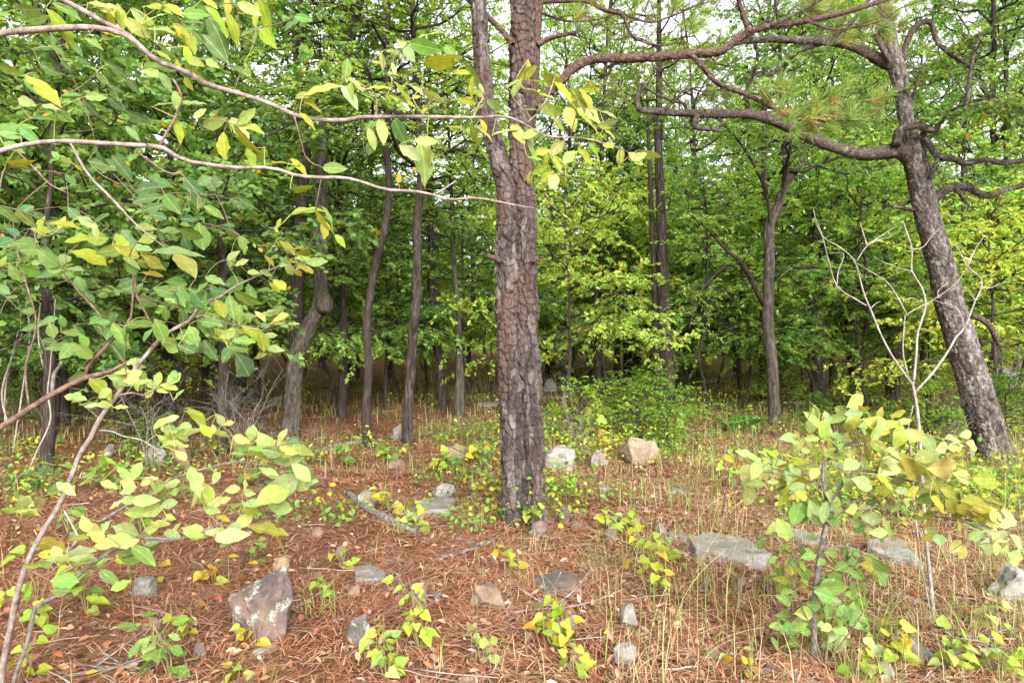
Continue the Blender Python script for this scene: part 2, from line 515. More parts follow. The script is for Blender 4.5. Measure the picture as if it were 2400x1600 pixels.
def relief_tube(mb, P, R, ns, nv, major, minor, rng, lobes=0.0, shingle=0.9):
    """tube whose surface is broken into long raised ridges (major) and smaller plates (minor): each (width, height, depth, furrow)"""
    PR = smooth_poly(np.hstack([P, np.asarray(R)[:, None]]), nv)
    C, R = PR[:, :3], PR[:, 3]
    T, N, B = frames(C)
    a = np.linspace(0, 2 * math.pi, ns, endpoint=False)
    s = np.r_[0, np.cumsum(np.linalg.norm(np.diff(C, axis=0), axis=1))]
    A = np.tile(a, (nv, 1)).ravel(); S = np.repeat(s, ns)
    rm = R[:nv // 2].mean()
    q = np.stack([np.cos(A) * rm, np.sin(A) * rm, S], 1)
    so = int(rng.integers(0, 10000))
    disp = 0; tint = 0
    for (cw, ch, dep, fur) in (major, minor):
        nc = max(4, int(round(2 * math.pi * rm / cw)))
        wob = (vnoise(q * np.array([1, 1, .6]) / cw * .8 + so) - .5)
        U = A / (2 * math.pi) * nc + wob * 0.9
        V = S / ch + (vnoise(q * np.array([1, 1, .8]) / ch * 1.1 + so + 31) - .5) * 0.8
        e, idc, upv = worley(U, V, nc, so)
        e = np.clip(e / fur, 0, 1); e = 1 - (1 - e) ** 2
        disp = disp + dep * (e - 0.8) + dep * 0.7 * (idc - 0.5) * e - dep * shingle * np.clip(upv, -.6, .6) * e
        tint = tint + 0.5 * idc
        so += 77
    disp = disp + 0.0035 * (vnoise(q * 95) - .5) + 0.006 * (vnoise(q * np.array([40, 40, 14])) - .5)
    ring = np.cos(a)[None, :, None] * N[:, None, :] + np.sin(a)[None, :, None] * B[:, None, :]
    flare = 1 + lobes * np.exp(-np.maximum(s - s[0], 0) / 0.16)[:, None] * (0.5 + 0.5 * np.cos(a * 5 + 1.0))[None, :]
    rr = R[:, None] * flare + disp.reshape(nv, ns) * np.clip(R[:, None] / R.max(), 0.3, 1)
    Vv = (C[:, None, :] + ring * rr[:, :, None]).reshape(-1, 3)
    i = np.arange(nv - 1)[:, None] * ns; j = np.arange(ns)[None, :]; j2 = (j + 1) % ns
    Q = np.stack([i + j, i + j2, i + ns + j2, i + ns + j], -1).reshape(-1, 4)
    mb.add(Vv, Q, None, np.tile((0.22 + 0.56 * tint)[:, None], (1, 3)))
    return C, R, N, B, T

# ------------------------------------------------------------------ leaves in mass
def leaf_mass(mb, pos, d, n, L, Wd, col, four=False, droop=0.15, fold=0.12):
    pos = np.asarray(pos, float); d = unit(d)
    n = unit(n - d * np.sum(n * d, 1, keepdims=True))
    s = np.cross(d, n)
    L = np.asarray(L)[:, None]; Wd = np.asarray(Wd)[:, None]
    N = len(pos)
    tip = pos + d * L - n * droop * L
    if four:
        l1 = pos + d * L * 0.30 + s * Wd * 0.43 + n * fold * Wd
        l2 = pos + d * L * 0.68 + s * Wd * 0.42 + n * (fold * Wd - droop * 0.4 * L)
        r1 = pos + d * L * 0.30 - s * Wd * 0.43 + n * fold * Wd
        r2 = pos + d * L * 0.68 - s * Wd * 0.42 + n * (fold * Wd - droop * 0.4 * L)
        V = np.stack([pos, l1, l2, tip, r2, r1], 1).reshape(-1, 3)
        b = np.arange(N)[:, None] * 6
        Q = np.concatenate([b + np.array([[0, 3, 2, 1]]), b + np.array([[0, 5, 4, 3]])])
        mb.add(V, Q, None, np.repeat(col, 6, 0))
    else:
        l = pos + d * L * 0.5 + s * Wd * 0.5 + n * fold * Wd
        r = pos + d * L * 0.5 - s * Wd * 0.5 + n * fold * Wd
        V = np.stack([pos, l, tip, r], 1).reshape(-1, 3)
        b = np.arange(N)[:, None] * 4
        T = np.concatenate([b + np.array([[0, 2, 1]]), b + np.array([[0, 3, 2]])])
        mb.add(V, None, T, np.repeat(col, 4, 0))

def leaf_cols(rng, n, base, jit=0.25, yellow=0.03):
    base = np.asarray(base)
    k = rng.normal(1, jit, (n, 1)).clip(0.45, 1.7)
    c = base[None, :] * k
    warm = rng.random(n)
    c[:, 0] *= 0.85 + 0.4 * warm
    yl = rng.random(n) < yellow
    c[yl] = np.array([0.42, 0.30, 0.035]) * rng.uniform(0.6, 1.1, (yl.sum(), 1))
    return c.clip(0.005, 0.8)

def spray(mbl, rng, p, d, length, nleaf, L, base, four=False, ratio=0.5, up=0.45, yellow=0.03, jit=0.25):
    """a flat spray of leaves on a twig that starts at p (3,), runs along d"""
    d = unit(d)
    nrm = unit(np.array([0, 0, 1.0]) + rng.normal(0, up, 3))
    t = np.sort(rng.random(nleaf)) ** 0.8
    sag = np.array([0, 0, -0.25 * length])
    P = p + np.outer(t, d * length) + np.outer(t ** 2, sag)
    s = unit(np.cross(d, nrm))
    sgn = np.where(np.arange(nleaf) % 2 == 0, 1.0, -1.0)
    th = rng.normal(0.95, 0.35, nleaf) * sgn
    dirs = np.cos(th)[:, None] * d + np.sin(th)[:, None] * s + rng.normal(0, 0.22, (nleaf, 3))
    nn = nrm + rng.normal(0, 0.62, (nleaf, 3)) + np.array([0, -0.12, 0])
    Ls = L * rng.uniform(0.65, 1.2, nleaf)
    leaf_mass(mbl, P, dirs, nn, Ls, Ls * ratio * rng.uniform(0.85, 1.15, nleaf), leaf_cols(rng, nleaf, base, jit, yellow), four)

def foliate(mbw, mbl, rng, P, R, nb, blen, L, base, nspray=5, nleaf=16, four=False, start=0.2, ratio=0.5, yellow=0.03, flat=0.35, thin=0.006, jit=0.25):
    """branchlets with leaf sprays along the limb P (n,3)"""
    n = len(P)
    T = unit(np.gradient(P, axis=0))
    for k in range(nb):
        t = start + (1 - start) * (k + rng.random()) / nb
        i = min(n - 1, int(t * (n - 1)))
        side = unit(np.cross(T[i], [0, 0, 1.0]) + 1e-6) * (1 if k % 2 else -1)
        d = unit(T[i] * rng.uniform(0.3, 0.9) + side * rng.uniform(0.5, 1.0) + np.array([0, 0, rng.normal(0.12, flat)]))
        ln = blen * rng.uniform(0.5, 1.15) * (1.15 - 0.55 * t)
        bend = rng.normal(0, 0.15, 3)
        q = np.linspace(0, 1, 5)[:, None]
        B = P[i] + d * ln * q + bend * ln * q ** 2 + np.array([0, 0, -0.12 * ln]) * q ** 2 + rng.normal(0, 0.02, (5, 3)) * ln * q
        mbw.tube(B, np.linspace(max(thin, min(0.012, 0.018 * ln)), thin * 0.5, 5), 3, cap=False)
        for m in range(nspray):
            u = (m + 0.6 * rng.random() + 0.4) / nspray
            x = u * 4; i0 = min(3, int(x)); p = B[i0] * (1 - (x - i0)) + B[i0 + 1] * (x - i0)
            dt = unit(B[i0 + 1] - B[i0])
            sd = unit(np.cross(dt, [0, 0, 1.0])) * (1 if (m + k) % 2 else -1)
            dd = dt * rng.uniform(0.2, 1.0) + sd * rng.uniform(0.2, 1.0) + rng.normal(0, 0.25, 3) * np.array([1, 1, 0.6])
            spray(mbl, rng, p, dd, rng.uniform(0.16, 0.34) * (0.6 + L * 5), int(nleaf * rng.uniform(0.6, 1.3)), L, base, four, ratio, yellow=yellow, jit=jit)

def limb_curve(rng, p, az, elev, ln, n=9, gnarl=0.12, droop=0.15):
    d = np.array([math.cos(az) * math.cos(elev), math.sin(az) * math.cos(elev), math.sin(elev)])
    t = np.linspace(0, 1, n)[:, None]
    side = unit(np.cross(d, [0, 0, 1.0]))
    w = np.cumsum(rng.normal(0, gnarl, (n, 2)), 0) * ln / n
    w = w - w[0]
    return p + d * ln * t + side * w[:, :1] + np.array([0, 0, 1.0]) * w[:, 1:] - np.array([0, 0, droop * ln]) * t ** 2

def make_crown(seed, H, Rad, nlimb, L, base, nb=7, nspray=5, nleaf=16, four=False, low=0.0, lead_r=0.07, yellow=0.03, ratio=0.5, spreadlow=1.0, elev0=0.1, elev1=1.1, flat=0.35):
    """limbs + leaves of a broadleaf tree; origin where the crown starts on the trunk"""
    rng = np.random.default_rng(seed)
    w, l = MB(), MB()
    n = 12
    t = np.linspace(0, 1, n)[:, None]
    lead = np.hstack([np.cumsum(rng.normal(0, 0.05, (n, 2)), 0) * H / 6, np.zeros((n, 1))]) * t + np.array([0, 0, H]) * t
    w.tube(lead, np.linspace(lead_r, 0.012, n), 7, rough=0.12, seed=seed)
    for k in range(nlimb):
        u = low + (1 - low) * (k + rng.random() * 0.9) / nlimb
        x = u * 0.93 * (n - 1); i = min(n - 2, int(x)); p = lead[i] * (1 - (x - i)) + lead[i + 1] * (x - i)
        az_ = k * 2.399 + rng.normal(0, 0.45)
        prof = (1 - 0.75 * u ** 1.6) * (spreadlow if u < 0.3 else 1)
        ln = Rad * prof * rng.uniform(0.7, 1.2)
        P = limb_curve(rng, p, az_, elev0 + (elev1 - elev0) * u + rng.normal(0, 0.12), ln, 9, 0.35)
        r0 = max(0.012, lead_r * 0.55 * (1 - 0.6 * u))
        w.tube(P, np.linspace(r0, 0.006, 9), 5, rough=0.15, seed=k)
        foliate(w, l, rng, P, None, max(3, int(nb * prof * 1.15)), ln * 0.42 + 0.25, L, base, nspray, nleaf, four, 0.2, ratio, yellow, flat)
    return w, l

GREEN_A = (0.170, 0.315, 0.072)
GREEN_B = (0.235, 0.380, 0.082)
GREEN_C = (0.125, 0.240, 0.066)
GREEN_Y = (0.275, 0.415, 0.085)

def crown_meshes(name, *a, bark=None, **k):
    w, l = make_crown(*a, **k)
    return w.mesh(name + "_limbs", bark or M_TRUNK), l.mesh(name + "_leaves", M_FOL)

CROWN = {
    'oak_wide':  crown_meshes('oak_wide', 11, 5.6, 3.3, 22, 0.072, GREEN_A, nb=11, nspray=6, nleaf=18, four=True, ratio=0.58),
    'oak_tall':  crown_meshes('oak_tall', 12, 7.5, 2.8, 28, 0.072, GREEN_B, nb=10, nspray=6, nleaf=18, four=True, ratio=0.58),
    'elm_airy':  crown_meshes('elm_airy', 13, 5.6, 3.0, 20, 0.064, GREEN_B, nb=11, nspray=6, nleaf=19, ratio=0.5),
    'dark_dense': crown_meshes('dark_dense', 14, 5.0, 2.9, 24, 0.072, GREEN_C, nb=11, nspray=6, nleaf=19, ratio=0.55),
    'yellow':    crown_meshes('yellow', 15, 5.0, 2.7, 22, 0.066, GREEN_Y, nb=10, nspray=6, nleaf=18, yellow=0.06, four=True, ratio=0.58),
    'under':     crown_meshes('under', 16, 2.6, 1.9, 18, 0.066, GREEN_A, nb=9, nspray=5, nleaf=17, four=True, ratio=0.6, lead_r=0.022, elev0=0.05, elev1=0.8, flat=0.2),
    'under_y':   crown_meshes('under_y', 17, 2.3, 1.8, 17, 0.064, GREEN_Y, nb=9, nspray=5, nleaf=17, four=True, ratio=0.6, lead_r=0.02, elev0=0.05, elev1=0.8, flat=0.2, yellow=0.06),
    'shrub':     crown_meshes('shrub', 19, 0.85, 0.75, 14, 0.060, (0.17, 0.30, 0.045), nb=5, nspray=3, nleaf=11, lead_r=0.012, elev0=0.2, elev1=0.9, flat=0.3, ratio=0.6, yellow=0.05),
    'near_leafy': crown_meshes('near_leafy', 18, 3.4, 2.1, 20, 0.085, GREEN_C, nb=8, nspray=6, nleaf=15, four=True, lead_r=0.03, ratio=0.6, elev0=-0.1, elev1=0.8, flat=0.25),
}

def pine_tuft(mb, rng, p, d, n, L, base, w=0.0035, spread=0.75):
    d = unit(d)
    v = unit(d + rng.normal(0, spread, (n, 3)) * np.array([1, 1, 0.9]))
    Ls = L * rng.uniform(0.7, 1.15, n)
    side = unit(np.cross(v, rng.normal(0, 1, (n, 3))))
    p0 = p + rng.normal(0, 0.012, (n, 3)) + d * rng.uniform(-0.05, 0.02, (n, 1))
    mid = p0 + v * Ls[:, None] * 0.55
    tip = p0 + v * Ls[:, None] + np.array([0, 0, -0.08]) * Ls[:, None]
    hw = side * w * 0.5
    V = np.stack([p0 - hw, p0 + hw, mid - hw, mid + hw, tip], 1).reshape(-1, 3)
    b = np.arange(n)[:, None] * 5
    mb.add(V, b + np.array([[0, 1, 3, 2]]), b + np.array([[2, 3, 4]]), np.repeat(leaf_cols(rng, n, base, 0.2, 0.05), 5, 0))

def make_pine_crown(seed, H, Rad, nlimb):
    rng = np.random.default_rng(seed)
    w, l = MB(), MB()
    lead = np.array([[0, 0, 0], [0.05, 0.03, H * 0.5], [0, 0, H]])
    lead = smooth_poly(lead, 8)
    w.tube(lead, np.linspace(0.09, 0.02, 8), 7)
    for k in range(nlimb):
        u = (k + rng.random()) / nlimb
        p = np.array([np.interp(u * H, lead[:, 2], lead[:, j]) for j in range(3)])
        P = limb_curve(rng, p, k * 2.4 + rng.normal(0, 0.4), 0.1 + 0.5 * u, Rad * (1 - 0.6 * u) * rng.uniform(0.7, 1.2), 8, 0.3, 0.05)
        w.tube(P, np.linspace(0.03, 0.007, 8), 4)
        for m in range(11):
            i = int(rng.integers(2, 8)); q = P[min(i, 7)] + rng.normal(0, 0.3, 3) * np.array([1, 1, 0.5])
            w.tube(np.array([P[min(i, 7)], q]), [0.006, 0.004], 3, cap=False)
            for _ in range(3):
                pine_tuft(l, rng, q + rng.normal(0, 0.10, 3), unit(q - P[max(i - 2, 0)]) + [0, 0, 0.3], 26, 0.17, (0.16, 0.23, 0.045), 0.008)
    return w, l
_w, _l = make_pine_crown(31, 5.5, 2.2, 15)
CROWN['pine'] = (_w.mesh('pine_limbs', M_TRUNK), _l.mesh('pine_leaves', M_NEEDLE))

def crown_on(parent, kind, loc, rz=0.0, sc=1.0, sz=None):
    """adds the shared limbs and leaves as two parts of a tree"""
    w, l = CROWN[kind]
    for nm, me in (("limbs", w), ("crown", l)):
        o = link(nm, me, parent, loc)
        o.rotation_euler = (0, 0, rz); o.scale = (sc, sc, sz or sc)

# ------------------------------------------------------------------ traced trees in the middle distance
def traced(pts, d, lean=0.0):
    """pixels (x, y, width) of a trunk standing at depth d -> points and radii"""
    P, R = [], []
    for k, (x, y, w) in enumerate(pts):
        dd = d + lean * k
        P.append(at(x, y, dd)); R.append(w / 2.0 / F * dd)
    return np.array(P), np.array(R)

def trunk_mesh(pts, d, rng, base, ns=14, rough=0.10, lean=0.0, flare=1.35):
    P, R = traced(pts, d, lean)
    x, y = P[0, 0], P[0, 1]
    P = np.vstack([[x, y, float(gz(x, y)) - 0.12], P]); R = np.r_[R[0] * flare, R]
    PR = smooth_poly(np.hstack([P, R[:, None]]), max(14, int(np.linalg.norm(P[-1] - P[0]) / 0.16)))
    mb = MB()
    if pts[0][2] >= 24 and d < 22:
        relief_tube(mb, P - base, R, 36, 230, (.05, .4, .014, .3), (.04, .07, .007, .3), rng, .15, .5)
    else:
        mb.tube(PR[:, :3] - base, PR[:, 3], ns, rough=rough, seed=float(rng.random() * 50))
    return mb, P, R

MID = [
    # name, pts (x, y, w) from the ground up, bark, crown kind, crown point (x, y), scale, label
    ("oak_tree", [(683, 1026, 40), (685, 943, 38), (692, 857, 38), (706, 805, 38), (730, 754, 36), (752, 709, 36), (751, 633, 30), (754, 530, 30), (752, 420, 28), (760, 300, 26), (790, 200, 24), (818, 105, 22), (845, -10, 20), (850, -120, 16)], M_GREYTRUNK, 'oak_wide', (818, 105), 1.0,
     "twisted grey oak with a kinked trunk and burl beside a dark second stem"),
    ("hardwood_tree", [(860, 1043, 21), (859, 943, 20), (864, 857, 19), (859, 771, 19), (866, 702, 18), (880, 616, 18), (901, 540, 17), (912, 440, 16), (905, 330, 15), (915, 220, 13)], M_TRUNK, 'oak_tall', (905, 330), 0.8,
     "slender dark tree with an s-curved trunk beside the kinked oak"),
    ("hardwood_tree", [(953, 1040, 25), (955, 978, 24), (962, 874, 23), (966, 805, 22), (976, 702, 22), (979, 599, 20), (976, 547, 20), (985, 440, 18), (990, 330, 16)], M_TRUNK, 'elm_airy', (985, 400), 0.9,
     "dark straight tree right of the slender s-curved one"),
    ("hardwood_tree", [(1040, 964, 24), (1032, 874, 21), (1020, 771, 20), (1013, 668, 19), (1012, 582, 18), (1008, 480, 16), (1004, 370, 14)], M_TRUNK, 'oak_tall', (1008, 480), 0.9,
     "dark tree just left of the thin pale double stem"),
    ("hardwood_tree", [(1074, 976, 20), (1075, 874, 15), (1076, 771, 13), (1070, 685, 12), (1063, 610, 11), (1060, 500, 10)], M_GREYTRUNK, 'elm_airy', (1062, 560), 0.7,
     "thin pale grey tree with a double base behind the central pine"),
    ("hardwood_tree", [(905, 957, 10), (903, 900, 9), (908, 800, 8), (905, 690, 7)], M_TRUNK, 'under', (905, 720), 0.9,
     "thin dark pole tree standing behind the s-curved one"),
    ("hardwood_tree", [(914, 888, 13), (914, 800, 12), (910, 700, 12), (908, 600, 11), (905, 480, 10)], M_TRUNK, 'dark_dense', (908, 600), 1.0,
     "dark tree seen through the gap between two slender trunks"),
    ("hardwood_tree", [(838, 888, 11), (838, 800, 10), (836, 690, 10), (840, 560, 9)], M_TRUNK, 'oak_wide', (838, 640), 1.0,
     "narrow dark trunk in shade left of the s-curved tree"),
    ("hardwood_tree", [(1000, 895, 8), (996, 820, 7), (992, 740, 6)], M_TRUNK, 'under', (994, 760), 1.2,
     "thin sapling trunk between the dark straight tree and the pale stem"),
    ("hardwood_tree", [(1096, 897, 12), (1100, 800, 11), (1108, 700, 10), (1110, 600, 9)], M_TRUNK, 'oak_tall', (1108, 640), 0.9,
     "grey trunk seen close left of the central pine"),
    ("hardwood_tree", [(1444, 915, 15), (1446, 850, 14), (1447, 780, 13), (1449, 700, 12), (1446, 600, 11)], M_TRUNK, 'oak_tall', (1447, 680), 1.0,
     "left of three clustered dark trunks behind the tan boulder"),
    ("hardwood_tree", [(1472, 914, 23), (1471, 850, 21), (1469, 780, 20), (1470, 720, 18), (1475, 600, 16)], M_TRUNK, 'dark_dense', (1470, 700), 1.1,
     "thickest of three clustered dark trunks behind the tan boulder"),
    ("hardwood_tree", [(1500, 911, 16), (1497, 850, 15), (1490, 790, 14), (1488, 700, 12)], M_TRUNK, 'elm_airy', (1490, 740), 1.0,
     "right of three clustered dark trunks behind the tan boulder"),
    ("pine_tree", [(1566, 971, 38), (1566, 900, 33), (1562, 830, 31), (1557, 760, 29), (1554, 650, 26), (1550, 520, 23), (1545, 400, 20), (1540, 260, 16)], M_TRUNK, 'pine', (1545, 330), 0.9,
     "stout double-trunked pine right of the three clustered dark trunks"),
    ("elm_tree", [(1817, 998, 30), (1813, 926, 27), (1810, 857, 26), (1800, 771, 26), (1800, 702, 25), (1803, 616, 24), (1803, 530, 23), (1824, 482, 20), (1841, 430, 18), (1872, 389, 15), (1890, 330, 11)], M_GREYTRUNK, 'elm_airy', (1841, 430), 0.85,
     "brown-grey elm with an arching left limb, between the pine and the leaning oak"),
    ("hardwood_tree", [(1724, 858, 21), (1722, 800, 19), (1716, 720, 17), (1712, 600, 15)], M_TRUNK, 'oak_tall', (1714, 660), 1.1,
     "dark far trunk framed by the elm's arching limb"),
    ("hardwood_tree", [(1838, 895, 22), (1834, 820, 20), (1830, 720, 19), (1826, 600, 17)], M_GREYTRUNK, 'oak_wide', (1830, 680), 1.0,
     "grey trunk standing close behind the brown-grey elm"),
    ("oak_tree", [(1921, 926, 44), (1920, 880, 38), (1918, 830, 36), (1912, 740, 34), (1910, 620, 30), (1905, 500, 26)], M_GREYTRUNK, 'oak_wide', (1910, 620), 1.1,
     "broad pale lichen-grey oak trunk flaring at its base"),
    ("oak_tree", [(2009, 928, 30), (2004, 860, 28), (1999, 800, 27), (1993, 737, 25), (1990, 650, 23), (1986, 540, 20)], M_TRUNK, 'oak_tall', (1990, 650), 0.9,
     "upright mottled oak left of the bleached dead shrub"),
    ("oak_tree", [(2090, 946, 33), (2094, 870, 32), (2096, 805, 31), (2092, 702, 29), (2084, 600, 26), (2078, 500, 22), (2074, 396, 19)], M_TRUNK, 'dark_dense', (2080, 540), 0.9,
     "thick dark oak trunk behind the bleached dead shrub"),
    ("hardwood_tree", [(2165, 929, 14), (2162, 860, 13), (2166, 780, 12), (2160, 680, 10)], M_TRUNK, 'under_y', (2162, 760), 1.4,
     "slim dark trunk left of the leaning oak"),
    ("hardwood_tree", [(482, 929, 18), (480, 860, 17), (484, 760, 16), (486, 640, 15)], M_TRUNK, 'dark_dense', (484, 700), 1.0,
     "dark trunk paired beside a lichen-spotted pale one in the shade"),
    ("hardwood_tree", [(511, 957, 21), (510, 880, 20), (512, 780, 19), (516, 660, 18), (518, 560, 16)], M_GREYTRUNK, 'dark_dense', (516, 660), 0.9,
     "lichen-spotted pale trunk paired beside a dark one in the shade"),
    ("hardwood_tree", [(114, 912, 36), (112, 850, 33), (110, 760, 31), (106, 640, 28)], M_TRUNK, 'dark_dense', (108, 700), 1.1,
     "broad brown trunk in the deep shade behind the hanging vines"),
    ("hardwood_tree", [(298, 1008, 16), (306, 960, 14), (318, 915, 13), (340, 860, 12), (352, 780, 11)], M_TRUNK, 'near_leafy', (345, 820), 0.8,
     "dark leaning forked stem behind the grey sapling"),
    ("hardwood_tree", [(600, 946, 14), (603, 880, 13), (598, 790, 12), (602, 690, 11)], M_TRUNK, 'dark_dense', (600, 740), 0.9,
     "dark narrow trunk in the shade left of the kinked oak"),
    ("hardwood_tree", [(205, 925, 16), (206, 850, 15), (202, 760, 14), (205, 640, 13)], M_TRUNK, 'dark_dense', (204, 700), 1.0,
     "dark upright trunk right of the broad brown one in deep shade"),
    ("hardwood_tree", [(28, 935, 22), (30, 860, 20), (24, 760, 19), (26, 620, 17)], M_TRUNK, 'dark_dense', (26, 680), 1.0,
     "dark trunk behind the vines, left of the broad brown one"),
]
rng0 = np.random.default_rng(99)
for (nm, pts, bark, kind, cpt, sc, lab) in MID:
    d = ground_d(pts[0][0], pts[0][1])
    base = at(pts[0][0], pts[0][1], d); base[2] = float(gz(base[0], base[1]))
    t = thing(nm, base, lab, "tree", "trees traced in the stand" if False else None)
    mb, P, R = trunk_mesh(pts, d, rng0, base, ns=18 if pts[0][2] > 25 else 12)
    link("trunk", mb.mesh("trunk", bark), t)
    c = at(cpt[0], cpt[1], d) - base
    crown_on(t, kind, c, float(rng0.uniform(0, 6.28)), sc)
    if lab.startswith("twisted grey oak"):
        m2 = MB()
        P2, R2 = traced([(690, 850, 26), (692, 805, 28), (696, 702, 30), (699, 599, 29), (704, 530, 28), (712, 430, 25), (716, 330, 22), (700, 200, 18), (690, 60, 14)], d + 0.12)
        PR = smooth_poly(np.hstack([P2, R2[:, None]]), 40)
        m2.tube(PR[:, :3] - base, PR[:, 3], 16, rough=0.1, seed=3)
        tag(link("second_stem", m2.mesh("second_stem", M_TRUNK), t), "dark second stem rising behind the kink")
        m3 = MB()
        bc = at(756, 712, d - 0.12) - base
        q = np.array([[0, 0, -.16], [.02, 0, -.08], [.03, 0, 0], [.02, 0, .08], [0, 0, .15]]) + bc
        m3.tube(smooth_poly(q, 14), [.05, .09, .12, .135, .14, .145, .14, .14, .135, .13, .12, .11, .09, .05], 14, rough=0.16, seed=8)
        link("burl", m3.mesh("burl", M_GREYTRUNK), t)
        crown_on(t, 'oak_tall', at(705, 120, d) - base, 2.0, 0.8)
    if lab.startswith("thin pale grey"):
        m2 = MB()
        P2, R2 = traced([(1084, 980, 11), (1083, 900, 9), (1079, 800, 8), (1076, 760, 7)], d - 0.03)
        m2.tube(smooth_poly(P2, 14) - base, np.linspace(R2[0], R2[-1], 14), 9, rough=0.1)
        link("second_stem", m2.mesh("second_stem", M_GREYTRUNK), t)
    if lab.startswith("stout double"):
        m2 = MB()
        P2, R2 = traced([(1546, 950, 22), (1545, 880, 24), (1541, 800, 24), (1538, 700, 20), (1530, 560, 15), (1522, 380, 9), (1515, 200, 5)], d + 0.1)
        m2.tube(smooth_poly(P2, 24) - base, np.linspace(R2[0], R2[-1], 24), 12, rough=0.12)
        link("second_stem", m2.mesh("second_stem", M_TRUNK), t)
    if lab.startswith("brown-grey elm"):
        rr = np.random.default_rng(5)
        for lp in ([(1790, 712, 13), (1770, 690, 12), (1748, 657, 12), (1720, 620, 11), (1686, 599, 8), (1634, 551, 5), (1590, 520, 3)],
                   [(1720, 622, 7), (1690, 628, 6), (1650, 660, 5), (1615, 700, 4), (1590, 770, 3)],
                   [(1812, 655, 8), (1840, 633, 7), (1885, 632, 6), (1930, 640, 4), (1970, 655, 3)],
                   [(1806, 560, 8), (1790, 470, 8), (1750, 400, 7), (1700, 345, 5), (1640, 300, 3)],
                   [(1826, 480, 8), (1838, 380, 7), (1822, 300, 5), (1800, 220, 3)]):
            P2, R2 = traced(lp, d)
            P2[:, 1] += np.linspace(0, -0.8, len(P2))
            PR = smooth_poly(np.hstack([P2, R2[:, None]]), 16)
            mw, ml = MB(), MB()
            mw.tube(PR[:, :3] - base, PR[:, 3], 7, rough=0.15)
            foliate(mw, ml, rr, PR[:, :3] - base, None, 10, 0.75, 0.07, GREEN_A, 4, 14, start=0.25, ratio=0.42, flat=0.15)
            lb = link("limb", mw.mesh("limb", M_TRUNK), t)
            link("foliage", ml.mesh("foliage", M_FOL), lb)

# ------------------------------------------------------------------ whole trees copied through the wood behind
MARKS = [(683, "the kinked oak"), (862, "the s-curved tree"), (955, "the dark straight tree"), (1075, "the thin pale double stem"), (1228, "the central pine"), (1471, "the three clustered trunks"), (1566, "the double-trunked pine"),
         (1810, "the elm"), (1920, "the broad lichen-grey oak"), (2005, "the mottled oak"), (2130, "the dead shrub"), (2290, "the leaning oak"), (511, "the lichen-spotted trunk"), (300, "the leaning forked stem"), (114, "the broad brown trunk"), (-60, "the vines at the left edge"), (2460, "the silvery snag")]
def landmark(x, y):
    px = 1200 + F * x / y
    return min(MARKS, key=lambda m: abs(m[0] - px))[1]

def proto_tree(name, kind, hb, r, bark, label, group, seed):
    rng = np.random.default_rng(seed)
    t = thing(name, (0, 0, 0), label, "tree", group)
    P = np.array([[0, 0, -0.3], [0.02, 0, 0.15], [rng.normal(0, .06), rng.normal(0, .06), hb * .35], [rng.normal(0, .1), rng.normal(0, .1), hb * .7], [0, 0, hb]])
    PR = smooth_poly(np.hstack([P, np.array([[r * 1.35], [r * 1.1], [r], [r * .9], [r * .8]])]), 16)
    mb = MB(); mb.tube(PR[:, :3], PR[:, 3], 10, rough=0.1, seed=seed)
    link("trunk", mb.mesh("trunk", bark), t)
    crown_on(t, kind, (0, 0, hb - 0.1), 0, 1.0)
    return t

GB, GP, GU = "broadleaf trees filling the wood behind", "far pines", "understory trees among the trunks"
LOOK = ["wide-crowned green tree", "tall narrow-crowned green tree", "airy small-leaved tree", "yellow-green leaved tree", "dense dark-leaved tree"]
PROTO = [proto_tree("broadleaf_tree", 'oak_wide', 2.1, 0.085, M_TRUNK, LOOK[0], GB, 41),
         proto_tree("broadleaf_tree", 'oak_tall', 1.9, 0.08, M_TRUNK, LOOK[1], GB, 42),
         proto_tree("broadleaf_tree", 'elm_airy', 1.8, 0.065, M_GREYTRUNK, LOOK[2], GB, 43),
         proto_tree("broadleaf_tree", 'yellow', 1.5, 0.06, M_TRUNK, LOOK[3], GB, 44),
         proto_tree("broadleaf_tree", 'dark_dense', 2.0, 0.085, M_TRUNK, LOOK[4], GB, 45)]
PROTO_PINE = proto_tree("pine_tree", 'pine', 5.0, 0.14, M_PINE, "tall far pine", GP, 46)
PROTO_U = [proto_tree("understory_tree", 'under', 1.35, 0.03, M_TRUNK, "low green understory tree", GU, 47),
           proto_tree("understory_tree", 'under_y', 1.3, 0.028, M_TRUNK, "low yellow-green understory tree", GU, 48)]
used = set()
def put(proto, x, y, rz, sc, look):
    loc = (x, y, float(gz(x, y)))
    lab = look + (" in the wood behind " if "shrub" not in look and "clearing" not in look else " behind ") + landmark(x, y)
    if id(proto) not in used:
        used.add(id(proto))
        proto.location = loc; proto.rotation_euler = (0, 0, rz); proto.scale = (sc,) * 3 if np.isscalar(sc) else sc
        proto["label"] = lab
        return proto
    return copy_thing(proto, loc, rz, sc, label=lab)

rb = np.random.default_rng(2024)
taken = [tuple(o.location[:2]) for o in COL.objects if o.parent is None and o.get("category") == "tree" and o.location.y > 1]
def free(x, y, r):
    return all((x - a) ** 2 + (y - b) ** 2 > r * r for a, b in taken)

